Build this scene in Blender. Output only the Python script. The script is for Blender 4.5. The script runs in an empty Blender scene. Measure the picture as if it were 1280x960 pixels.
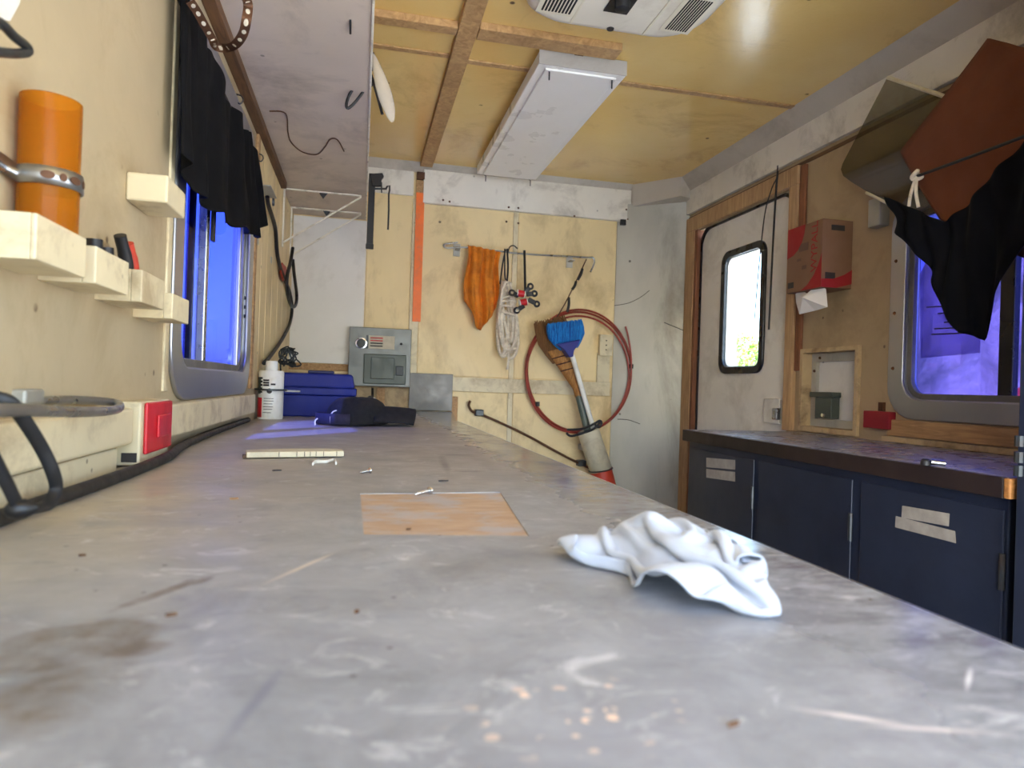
import bpy, bmesh, math, random
from mathutils import Vector, Matrix, noise
random.seed(7)
V = Vector
scene = bpy.context.scene
col = scene.collection

# ------------------------------------------------------------------ camera
# scene coordinates used below: camera at the origin, +Y along the truck, +Z up; HZ lifts all of it so the floor is z=0
HZ = 1.04
FPX = 840.0
CR = V((0.97479743, -0.2206144, 0.03315493))
CU = V((-0.03318345, 0.00357785, 0.99944287))
CW = V((0.22061011, 0.97535454, 0.00383307))
cam_d = bpy.data.cameras.new('camera')
cam_d.sensor_width = 36.0
cam_d.lens = FPX / 1280 * 36
cam_d.clip_start = 0.01
cam_d.clip_end = 400
cam_d.dof.use_dof = True
cam_d.dof.focus_distance = 1.7
cam_d.dof.aperture_fstop = 7.0
cam = bpy.data.objects.new('camera', cam_d)
col.objects.link(cam)
cam.matrix_world = Matrix(((CR.x, CU.x, -CW.x, 0), (CR.y, CU.y, -CW.y, 0), (CR.z, CU.z, -CW.z, HZ), (0, 0, 0, 1)))
scene.camera = cam

def at(px, py, x=None, y=None, z=None):
    """point of the place seen at a pixel of the photograph, on the plane x=, y= or z="""
    r = CW + CR * ((px - 640) / FPX) - CU * ((py - 480) / FPX)
    if x is not None: return r * (x / r.x)
    if y is not None: return r * (y / r.y)
    return r * (z / r.z)

# ------------------------------------------------------------------ world, sun, exposure
SKY_STRENGTH = 1.0
SUN_STRENGTH = 19.0
scene.view_settings.view_transform = 'Standard'
scene.view_settings.look = 'None'
scene.view_settings.gamma = 1
scene.view_settings.use_curve_mapping = False
scene.view_settings.exposure = 0.92
scene.cycles.max_bounces = 16
scene.cycles.diffuse_bounces = 8
scene.cycles.transparent_max_bounces = 16
world = bpy.data.worlds.new('world')
scene.world = world
world.use_nodes = True
wn = world.node_tree.nodes
wl = world.node_tree.links
bg = wn['Background']
sky = wn.new('ShaderNodeTexSky')
sky.sky_type = 'NISHITA'
sky.sun_disc = False
sky.sun_elevation = math.radians(47)
sky.sun_rotation = math.radians(219)
sky.air_density = 1.0
sky.dust_density = 1.6
sky.ozone_density = 1.0
wl.new(sky.outputs[0], bg.inputs[0])
bg.inputs[1].default_value = SKY_STRENGTH

sun_d = bpy.data.lights.new('sun', 'SUN')
sun_d.energy = SUN_STRENGTH
sun_d.angle = math.radians(0.6)
sun_d.color = (1.0, 0.975, 0.94)
sun = bpy.data.objects.new('sun', sun_d)
col.objects.link(sun)
sun.location = (-4, -5, 9)
sun.rotation_euler = V((0.46, 0.56, -0.76)).to_track_quat('-Z', 'Y').to_euler()

def portal(name, loc, direction, sx, sy):
    d = bpy.data.lights.new(name, 'AREA')
    d.shape = 'RECTANGLE'; d.size = sx; d.size_y = sy
    d.cycles.is_portal = True
    o = bpy.data.objects.new(name, d)
    col.objects.link(o)
    o.location = (loc[0], loc[1], loc[2] + HZ)
    o.rotation_euler = V(direction).to_track_quat('-Z', 'Z' if abs(direction[2]) < .5 else 'Y').to_euler()
portal('rear_opening_portal', (0.67, -.56, -0.16), (0, 1, 0), 1.92, 1.78)
portal('side_opening_portal', (1.80, .46, -.27), (-1, 0, 0), .74, 1.56)
portal('door_window_portal', (1.80, 2.80, 0.39), (-1, 0, 0), 0.4, 0.62)
portal('left_window_portal', (-0.44, 1.82, 0.35), (1, 0, 0), 0.9, 0.78)
portal('right_window_portal', (1.79, 1.37, 0.30), (-1, 0, 0), 1.05, 0.68)

# ------------------------------------------------------------------ materials
def C(r, g, b):
    f = lambda c: (c / 255) / 12.92 if c / 255 <= .04045 else ((c / 255 + .055) / 1.055) ** 2.4
    return (f(r), f(g), f(b), 1.0)

class NT:
    def __init__(self, name):
        self.m = bpy.data.materials.new(name)
        self.m.use_nodes = True
        self.n = self.m.node_tree.nodes
        self.l = self.m.node_tree.links
        self.bsdf = self.n['Principled BSDF']
        self.out = self.n['Material Output']
        g = self.n.new('ShaderNodeNewGeometry')
        self.pos = g.outputs['Position']
    def link(self, a, b): self.l.new(a, b)
    def val(self, sock, v):
        if hasattr(v, 'is_output'): self.l.new(v, sock)
        else: sock.default_value = v
    def math(self, op, a, b=None, clamp=False):
        n = self.n.new('ShaderNodeMath'); n.operation = op; n.use_clamp = clamp
        self.val(n.inputs[0], a)
        if b is not None: self.val(n.inputs[1], b)
        return n.outputs[0]
    def mapping(self, scale=(1, 1, 1), loc=(0, 0, 0), rot=(0, 0, 0)):
        n = self.n.new('ShaderNodeMapping')
        self.l.new(self.pos, n.inputs[0])
        n.inputs['Scale'].default_value = scale; n.inputs['Location'].default_value = loc; n.inputs['Rotation'].default_value = rot
        return n.outputs[0]
    def noise(self, scale, detail=4, rough=.55, vec=None, dist=0):
        n = self.n.new('ShaderNodeTexNoise')
        self.l.new(vec or self.pos, n.inputs['Vector'])
        n.inputs['Scale'].default_value = scale; n.inputs['Detail'].default_value = detail
        n.inputs['Roughness'].default_value = rough; n.inputs['Distortion'].default_value = dist
        return n.outputs[0]
    def vor(self, scale, vec=None, feat='F1', out=0):
        n = self.n.new('ShaderNodeTexVoronoi'); n.feature = feat
        self.l.new(vec or self.pos, n.inputs['Vector'])
        n.inputs['Scale'].default_value = scale
        return n.outputs[out]
    def ramp(self, fac, a, b, lo=0.0, hi=1.0):
        n = self.n.new('ShaderNodeMapRange')
        n.inputs[1].default_value = a; n.inputs[2].default_value = b; n.inputs[3].default_value = lo; n.inputs[4].default_value = hi
        self.val(n.inputs[0], fac)
        return n.outputs[0]
    def mix(self, fac, a, b):
        n = self.n.new('ShaderNodeMix'); n.data_type = 'RGBA'
        self.val(n.inputs[0], fac); self.val(n.inputs[6], a); self.val(n.inputs[7], b)
        return n.outputs[2]
    def bump(self, h, strength=.2, dist=.002):
        n = self.n.new('ShaderNodeBump')
        n.inputs['Strength'].default_value = strength; n.inputs['Distance'].default_value = dist
        self.l.new(h, n.inputs['Height'])
        self.l.new(n.outputs[0], self.bsdf.inputs['Normal'])
    def set(self, color=None, rough=None, metal=None, **kw):
        if color is not None: self.val(self.bsdf.inputs['Base Color'], color)
        if rough is not None: self.val(self.bsdf.inputs['Roughness'], rough)
        if metal is not None: self.val(self.bsdf.inputs['Metallic'], metal)
        for k, v in kw.items(): self.val(self.bsdf.inputs[k], v)
        return self.m

def mul(c, k): return (c[0] * k, c[1] * k, c[2] * k, 1)

def surf(name, color, rough=.6, metal=0.0, var=.18, scale=7, bump=.15, bscale=90, bdist=.001, grime=None, gamt=.5, gscale=3,
         rvar=.08, specks=0.0, spcol=None, spscale=22, stretch=(1, 1, 1), **kw):
    """painted / plain surface with uneven tone, grime patches and specks"""
    t = NT(name)
    mp = t.mapping(stretch)
    n1 = t.noise(scale, 6, .6, mp)
    c = t.mix(t.ramp(n1, .3, .7), mul(color, 1 - var), mul(color, min(1 + var, 1 / max(color[:3]) if max(color[:3]) > .6 else 1 + var)))
    if grime:
        g = t.noise(gscale, 8, .68, mp, .4)
        c = t.mix(t.ramp(g, .49, .68, 0, gamt), c, grime)
    if specks:
        v = t.vor(spscale, t.mapping((1, 1, 1)))
        r = t.noise(spscale * .6, 2)
        s = t.math('MULTIPLY', t.ramp(v, .10, .06), t.ramp(r, .56, .60))
        c = t.mix(t.math('MULTIPLY', s, specks), c, spcol or mul(color, .18))
    rr = t.ramp(t.noise(scale * 2.3, 5), .3, .7, max(0, rough - rvar), min(1, rough + rvar))
    t.set(c, rr, metal, **kw)
    if bump: t.bump(t.noise(bscale, 4), bump, bdist)
    return t.m

def wood(name, color, dark, scale=6, stretch=(12, 1, 12), rough=.65, **kw):
    t = NT(name)
    n = t.noise(scale, 6, .6, t.mapping(stretch), 1.2)
    c = t.mix(t.ramp(n, .3, .72), color, dark)
    g = t.noise(5, 6, .6)
    c = t.mix(t.ramp(g, .5, .8, 0, .5), c, mul(dark, .6))
    t.set(c, rough)
    t.bump(n, .25, .001)
    return t.m

def tint(name, color, gloss=.06):
    m = bpy.data.materials.new(name); m.use_nodes = True
    n = m.node_tree.nodes; l = m.node_tree.links
    n.remove(n['Principled BSDF'])
    tr = n.new('ShaderNodeBsdfTransparent'); gl = n.new('ShaderNodeBsdfGlossy'); mx = n.new('ShaderNodeMixShader')
    gl.inputs['Roughness'].default_value = .04; gl.inputs['Color'].default_value = (.8, .8, .9, 1)
    tx = n.new('ShaderNodeTexNoise'); tx.inputs['Scale'].default_value = 3
    mc = n.new('ShaderNodeMix'); mc.data_type = 'RGBA'
    mc.inputs[6].default_value = mul(color, .9); mc.inputs[7].default_value = mul(color, 1.05)
    l.new(tx.outputs[0], mc.inputs[0]); l.new(mc.outputs[2], tr.inputs[0])
    mx.inputs[0].default_value = gloss
    l.new(tr.outputs[0], mx.inputs[1]); l.new(gl.outputs[0], mx.inputs[2])
    l.new(mx.outputs[0], n['Material Output'].inputs[0])
    return m

DIRT = C(92, 74, 50)
M = {}
M['cream'] = surf('cream_paint', C(180, 164, 132), .55, var=.07, scale=4, grime=C(150, 128, 92), gamt=.6, gscale=4, specks=.8, spscale=16, spcol=C(95, 75, 52), bump=.2, bscale=70)
M['tan_wall'] = surf('tan_wall_paint', C(172, 150, 116), .55, var=.07, scale=4, grime=C(120, 98, 70), gamt=.5, gscale=4, specks=.8, spscale=14, spcol=C(80, 60, 42))
M['cream_ply'] = surf('yellowed_plywood_paint', C(231, 208, 156), .5, var=.07, scale=3, grime=C(150, 120, 78), gamt=.55, gscale=3.5, specks=.9, spscale=12, spcol=C(70, 50, 30), stretch=(1, 1, .6), bump=.2, bscale=50)
M['cream_trim'] = surf('cream_trim', C(216, 203, 168), .5, var=.08, scale=6, grime=C(140, 115, 80), gamt=.6, gscale=9, specks=.7, spscale=26, spcol=C(90, 70, 45))
M['dirty_board'] = surf('dirty_board', C(190, 165, 125), .65, var=.12, scale=8, grime=C(98, 74, 48), gamt=.8, gscale=8)
M['grey_white'] = surf('grey_white_panel', C(222, 219, 212), .38, var=.06, scale=2.5, grime=C(140, 126, 104), gamt=.4, gscale=2.5, specks=.8, spscale=13, bump=.12)
M['band'] = surf('pale_band_paint', C(226, 221, 208), .5, var=.07, scale=3, grime=C(120, 108, 90), gamt=.6, gscale=4, specks=.6, spscale=15)
M['cove'] = surf('grey_cove', C(190, 182, 168), .5, var=.06, scale=4, grime=C(110, 98, 80), gamt=.4)
M['shelf_grey'] = surf('grey_shelf_paint', C(206, 190, 172), .55, var=.07, scale=3, grime=C(120, 105, 92), gamt=.5, gscale=3, specks=.7, spscale=15)
M['white_edge'] = surf('worn_white_edge', C(225, 218, 200), .5, var=.06, grime=C(120, 100, 80), gamt=.6, gscale=20)
M['brown_wood'] = wood('brown_cleat_wood', C(120, 84, 52), C(66, 44, 26))
M['tan_wood'] = wood('tan_wood', C(196, 158, 110), C(140, 100, 62))
M['jamb_wood'] = wood('door_jamb_wood', C(204, 170, 126), C(160, 124, 86), stretch=(12, 12, 1))
M['jamb_red'] = wood('red_brown_jamb', C(150, 96, 64), C(104, 62, 42), stretch=(12, 12, 1))
M['galv'] = surf('dull_galvanised', C(178, 176, 164), .42, .25, var=.16, scale=3, grime=C(96, 88, 74), gamt=.65, gscale=2.6, specks=.9, spscale=11, stretch=(1, 1, .4), bump=.1)
M['zinc'] = surf('zinc_sheet', C(118, 116, 112), .5, .3, var=.2, scale=9, grime=C(78, 76, 76), gamt=.7, gscale=5)
M['alu'] = surf('aluminium', C(176, 178, 184), .30, .85, var=.03, scale=5, bump=0, rvar=.02)
M['steel'] = surf('brushed_steel', C(165, 168, 170), .3, .95, var=.12, scale=14, bump=.1)
M['chrome'] = surf('bright_screw_metal', C(215, 215, 215), .16, 1.0, var=.05)
M['dark_steel'] = surf('dark_steel', C(62, 66, 68), .4, .6, var=.2, scale=20, grime=C(70, 48, 34), gamt=.6, gscale=14)
M['rust'] = surf('rusty_rod', C(92, 62, 42), .65, .4, var=.3, scale=40)
M['black'] = surf('black_rubber', C(24, 24, 26), .5, var=.2, scale=20)
M['black_gloss'] = surf('black_seal', C(16, 17, 24), .3, var=.15)
M['black_cloth'] = surf('black_cloth', C(13, 13, 15), .95, var=.3, scale=12, bump=.4, bscale=400, bdist=.0006, **{'Specular IOR Level': .15})
M['navy_cloth'] = surf('black_navy_cloth', C(9, 10, 16), .95, var=.3, scale=9, bump=.4, bscale=400, bdist=.0006, **{'Specular IOR Level': .15})
M['cap_cloth'] = surf('cap_cloth', C(17, 17, 21), .9, var=.25, scale=30, bump=.4, bscale=500, bdist=.0005)
M['cap_violet'] = surf('cap_side_panel', C(34, 32, 54), .85, var=.15, scale=30)
M['white_plastic'] = surf('white_plastic', C(228, 227, 218), .4, var=.04, grime=C(150, 130, 100), gamt=.3, gscale=8)
M['lamp_white'] = surf('lamp_white_enamel', C(240, 238, 232), .32, var=.02, scale=3, grime=C(228, 224, 214), gamt=.3, gscale=3)
M['lamp_grey'] = surf('lamp_end_grey', C(170, 166, 158), .4, var=.06, grime=C(120, 100, 78), gamt=.4)
M['ac_white'] = surf('air_conditioner_plastic', C(232, 227, 210), .4, var=.04, scale=4, grime=C(165, 150, 118), gamt=.4, gscale=4)
M['ac_pale'] = surf('air_conditioner_pale_plastic', C(225, 219, 196), .4, var=.03)
M['slot'] = surf('dark_slot', C(20, 19, 18), .8, var=.2)
M['ceil_wood'] = wood('ceiling_batten', C(206, 168, 116), C(160, 122, 78), stretch=(6, 6, 6))
M['orange_strip'] = surf('orange_reflective', C(245, 118, 44), .5, var=.08, scale=14, grime=C(200, 120, 80), gamt=.6, gscale=30)
M['orange_cloth'] = surf('orange_cloth', C(214, 128, 30), .8, var=.22, scale=14, grime=C(140, 66, 18), gamt=.7, gscale=11, bump=.4, bscale=300, bdist=.0008)
M['brown_cloth'] = surf('rust_brown_fabric', C(98, 52, 30), .95, var=.12, scale=9, bump=.4, bscale=300)
M['rope'] = surf('grey_white_rope', C(224, 214, 196), .85, var=.2, scale=60, grime=C(140, 118, 90), gamt=.5, gscale=25, bump=.8, bscale=220, bdist=.002)
M['red_tube'] = surf('red_hose', C(148, 52, 36), .45, var=.2, scale=20, grime=C(96, 44, 30), gamt=.5, gscale=12)
M['red_plastic'] = surf('red_plastic', C(205, 28, 42), .35, var=.08, grime=C(120, 20, 24), gamt=.5, gscale=10)
M['dark_red'] = surf('dark_red_cover', C(140, 24, 38), .5, var=.08)
M['red_base'] = surf('faded_red_cup', C(184, 58, 36), .5, var=.12, grime=C(120, 44, 30), gamt=.5, gscale=14)
M['blue_brush'] = wood('blue_bristle', C(44, 156, 226), C(12, 40, 130), scale=22, stretch=(6, 2, .5), rough=.5)
M['blue_dark'] = surf('dark_blue_plastic', C(24, 34, 120), .4, var=.2)
M['straw'] = wood('broom_straw', C(198, 142, 76), C(120, 76, 34), scale=22, stretch=(6, 2, 1.2), rough=.8)
M['straw_dark'] = surf('dark_broom_straw', C(120, 84, 48), .85, var=.4, scale=40, stretch=(5, 1, .3))
M['stitch'] = surf('broom_stitching', C(60, 22, 22), .8)
M['pvc'] = surf('aged_pvc', C(206, 196, 168), .45, var=.08, grime=C(130, 112, 84), gamt=.5, gscale=9)
M['green_metal'] = surf('grey_green_handle', C(88, 98, 88), .45, var=.2, scale=20)
M['blue_box'] = surf('blue_toolbox_plastic', C(8, 30, 124), .6, var=.12, scale=12)
M['blue_box_dark'] = surf('dark_blue_toolbox_end', C(10, 20, 78), .45, var=.12)
M['panel_metal'] = surf('breaker_panel_metal', C(112, 115, 112), .45, .3, var=.16, scale=10, stretch=(1, 1, .5))
M['panel_door'] = surf('breaker_door_enamel', C(74, 82, 74), .45, .1, var=.06)
M['panel_dark'] = surf('breaker_dark_handle', C(52, 58, 60), .5)
M['label_pale'] = surf('pale_label', C(190, 182, 160), .6, var=.1, scale=50)
M['ink'] = surf('ink', C(50, 46, 44), .7)
M['ink_red'] = surf('red_ink', C(186, 40, 44), .6)
M['can_white'] = surf('can_white', C(228, 226, 216), .35, var=.05, scale=30, grime=C(190, 170, 130), gamt=.3, gscale=40)
M['can_green'] = surf('can_dark_green', C(58, 68, 62), .4)
M['amber'] = None
M['navy_steel'] = surf('navy_locker_paint', C(40, 46, 62), .42, .1, var=.14, scale=5, grime=C(30, 34, 48), gamt=.6, gscale=4, specks=.5, spscale=14, spcol=C(20, 22, 30))
M['tape'] = surf('old_tape', C(158, 150, 138), .7, var=.18, scale=30)
M['dark_edge'] = surf('dark_worktop_edge', C(42, 30, 26), .5, var=.3, scale=9, grime=C(24, 18, 16), gamt=.6)
M['end_wood'] = wood('raw_end_wood', C(196, 136, 70), C(130, 80, 36), stretch=(6, 6, 14))
M['rworktop'] = surf('right_worktop_laminate', C(122, 122, 134), .28, var=.04, scale=6, bump=.05, rvar=.03)
M['cardboard'] = surf('brown_carton', C(126, 94, 70), .75, var=.06)
M['carton_side'] = surf('brown_carton_side', C(104, 78, 64), .75, var=.06)
M['carton_red'] = surf('carton_red_print', C(150, 26, 30), .65, var=.05)
M['tissue'] = surf('white_tissue', C(240, 238, 234), .9, var=.03)
M['door_paint'] = surf('door_white_paint', C(236, 233, 224), .5, var=.05, scale=3, grime=C(150, 140, 124), gamt=.4, gscale=3, specks=.4, spscale=18)
M['rubber_floor'] = surf('pale_vinyl_floor', C(148, 150, 150), .7, var=.2, scale=5)
M['ground'] = surf('gravel_ground', C(188, 191, 190), .95, var=.2, scale=1.5)
M['leaf'] = surf('tree_leaves', C(128, 160, 60), .6, var=.4, scale=5)
M['bark'] = surf('tree_bark', C(92, 76, 60), .9, var=.3)
M['hill'] = surf('dry_hillside', C(150, 134, 128), .95, var=.4, scale=.35, grime=C(78, 78, 66), gamt=.8, gscale=.22, bump=.4, bscale=2, bdist=.5)
M['trailer_red'] = surf('red_trailer_paint', C(214, 52, 44), .5)
M['glass_blue'] = tint('blue_violet_tinted_glass', (.15, .185, .49, 1))
M['glass_violet'] = tint('violet_tinted_glass', (.22, .225, .52, 1))
M['glass_clear'] = tint('clear_door_glass', (.92, .95, .95, 1))
M['notice'] = tint('violet_notice_film', (.62, .58, .75, 1), .03)
M['smoke'] = tint('smoked_acrylic', (.60, .60, .56, 1), .06)
M['bag'] = surf('clear_plastic_bag', C(226, 220, 208), .25, var=.05, bump=.3, bscale=60, Alpha=.38)

def ceiling_mat():
    t = NT('glossy_tan_ceiling')
    n = t.noise(1.8, 6, .6)
    c = t.mix(t.ramp(n, .3, .7), C(228, 190, 112), C(238, 208, 136))
    c = t.mix(t.ramp(t.noise(2.6, 8, .7, None, .5), .54, .75, 0, .6), c, C(170, 126, 68))
    v = t.math('MULTIPLY', t.ramp(t.vor(7), .07, .04), t.ramp(t.noise(5, 2), .54, .58))
    c = t.mix(v, c, C(84, 58, 34))
    t.set(c, .17, 0, **{'IOR': 1.7})
    t.bump(t.noise(95, 3, .5), .16, .003)
    return t.m
M['ceiling'] = ceiling_mat()

def amber_mat():
    t = NT('amber_acrylic')
    n = t.noise(9, 3)
    t.set(t.mix(n, C(200, 126, 28), C(220, 146, 44)), .16, 0, **{'Transmission Weight': .7, 'IOR': 1.15})
    return t.m
M['amber'] = amber_mat()

def rag_mat():
    t = NT('white_cotton')
    t.set(t.mix(t.noise(14, 4), C(166, 176, 190), C(180, 189, 202)), .95, 0, **{'Sheen Weight': .2})
    t.bump(t.noise(900, 2), .25, .0005)
    return t.m
M['rag'] = rag_mat()

def counter_mat():
    t = NT('worn_grey_laminate')
    sp = t.n.new('ShaderNodeSeparateXYZ'); t.link(t.pos, sp.inputs[0])
    X, Y = sp.outputs[0], sp.outputs[1]
    warp = t.noise(7, 5, .6)
    warp2 = t.noise(34, 6, .65)
    def blob(cx, cy, rx, ry, ang, soft=.35, wob=.9):
        # noisy ellipse mask at a place on the top
        a = math.radians(ang); ca, sa = math.cos(a), math.sin(a)
        dx = t.math('SUBTRACT', X, cx); dy = t.math('SUBTRACT', Y, cy)
        u = t.math('ADD', t.math('MULTIPLY', dx, ca / rx), t.math('MULTIPLY', dy, sa / rx))
        v = t.math('ADD', t.math('MULTIPLY', dx, -sa / ry), t.math('MULTIPLY', dy, ca / ry))
        d = t.math('SQRT', t.math('ADD', t.math('MULTIPLY', u, u), t.math('MULTIPLY', v, v)))
        d = t.math('ADD', d, t.math('MULTIPLY', t.math('SUBTRACT', t.math('ADD', t.math('MULTIPLY', warp, .5), t.math('MULTIPLY', warp2, .5)), .5), wob * 1.5))
        return t.ramp(d, 1.0, 1.0 - soft)
    n1 = t.noise(13, 10, .72, None, .5)
    c = t.mix(t.ramp(n1, .30, .70), C(120, 123, 127), C(160, 164, 169))
    # dust plus painted warm light on the back and wall side of the top
    dust_warm_light = t.math('MULTIPLY', t.ramp(t.math('ADD', X, t.math('MULTIPLY', warp, .25)), .16, -.16), t.ramp(Y, .35, .75))
    c = t.mix(t.math('MULTIPLY', dust_warm_light, .85), c, C(186, 174, 148))
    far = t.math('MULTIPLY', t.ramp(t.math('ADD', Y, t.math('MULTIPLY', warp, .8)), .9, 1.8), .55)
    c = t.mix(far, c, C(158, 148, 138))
    # smears and darker streaks across the top
    st = t.noise(22, 8, .7, t.mapping((1, 3.0, 1), rot=(0, 0, .35)), .8)
    c = t.mix(t.ramp(st, .55, .70, 0, .55), c, C(112, 114, 122))
    st2 = t.noise(17, 9, .75, t.mapping((1, 1.6, 1), loc=(3, 1, 0), rot=(0, 0, -.5)), 1.5)
    c = t.mix(t.ramp(st2, .56, .70, 0, .55), c, C(226, 228, 230))
    st3 = t.noise(7, 6, .65, t.mapping((1, 1.3, 1), loc=(8, 4, 0)), .6)
    c = t.mix(t.ramp(st3, .50, .66, 0, .45), c, C(128, 130, 138))
    edge = t.math('MULTIPLY', t.ramp(X, .20, .36), t.ramp(t.noise(26, 8, .7, t.mapping((1, 2.5, 1))), .44, .60, 0, .65))
    c = t.mix(edge, c, C(86, 84, 92))
    wsplit = t.noise(26, 6, .65)
    # liquid stain by the wall with an arm
    def stain(cx, cy, rx, ry, ang, soft, wob):
        m_ = blob(cx, cy, rx, ry, ang, soft, wob)
        return m_
    s = blob(-.140, .385, .045, .036, 40, .18, .8)
    s = t.math('MAXIMUM', s, blob(-.122, .330, .046, .034, 70, .45, .9))
    s = t.math('MAXIMUM', s, blob(-.105, .375, .018, .012, 20, .3, .5))
    s = t.math('MAXIMUM', s, blob(-.119, .472, .046, .0060, 61, .4, .9))
    s = t.math('MAXIMUM', s, blob(-.104, .497, .016, .0095, 61, .4, .9))
    c = t.mix(t.math('MULTIPLY', s, t.ramp(wsplit, .36, .60, .12, .85)), c, C(96, 84, 72))
    # dark rubbed mark behind the bare patch
    s = t.math('MAXIMUM', blob(.150, 1.18, .010, .17, -4, .7, .7), blob(.175, 1.08, .035, .014, 0, .7, .7))
    s = t.math('MAXIMUM', s, blob(.185, 1.33, .035, .014, 0, .7, .7))
    c = t.mix(t.math('MULTIPLY', s, .6), c, C(84, 78, 84))
    # long pale and dark scratches
    for (cx, cy, rx, ry, a, colr, k) in [(.304, .279, .002, .022, -50, C(232, 232, 236), .7), (-.037, .525, .0035, .06, -28, C(216, 200, 178), .7),
                                         (-.039, .31, .004, .045, -12, C(108, 112, 128), .7), (.216, .254, .004, .03, 62, C(226, 216, 212), .7), (.24, .24, .003, .035, 75, C(226, 216, 212), .7)]:
        c = t.mix(t.math('MULTIPLY', blob(cx, cy, rx, ry, a, .8, .7), k), c, colr)
    # chips through the laminate near the front
    vz = t.vor(85, t.mapping((1, 1.25, 1)))
    chip = t.math('MULTIPLY', t.ramp(vz, .34, .26), t.ramp(t.noise(60, 2, .5, t.mapping((1, 1, 1), loc=(5, 2, 0))), .50, .54))
    chip = t.math('MULTIPLY', chip, blob(.095, .275, .055, .042, 0, .5, 1.0))
    c = t.mix(t.math('MULTIPLY', chip, .9), c, C(238, 208, 182))
    # crumbs and specks
    v = t.math('MULTIPLY', t.ramp(t.vor(44), .10, .06), t.ramp(t.noise(31, 2), .56, .6))
    c = t.mix(t.math('MULTIPLY', v, .8), c, C(58, 48, 44))
    rough = t.math('SUBTRACT', t.ramp(t.noise(12, 6, .6), .3, .7, .32, .52), t.ramp(X, .22, .30, 0, .27))
    t.set(c, rough)
    t.bump(t.noise(240, 3, .6), .14, .0012)
    return t.m
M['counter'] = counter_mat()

def patch_mat():
    t = NT('bare_tan_board')
    c = t.mix(t.ramp(t.noise(24, 6, .6, t.mapping((1, 3, 1))), .3, .7), C(186, 162, 138), C(164, 136, 108))
    c = t.mix(t.ramp(t.noise(14, 6, .7, t.mapping((1, 1.5, 1), loc=(2.2, 0, 0))), .48, .62, 0, .8), c, C(166, 166, 170))
    t.set(c, .6); t.bump(t.noise(140, 4), .2, .001)
    return t.m
M['patch'] = patch_mat()

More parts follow.
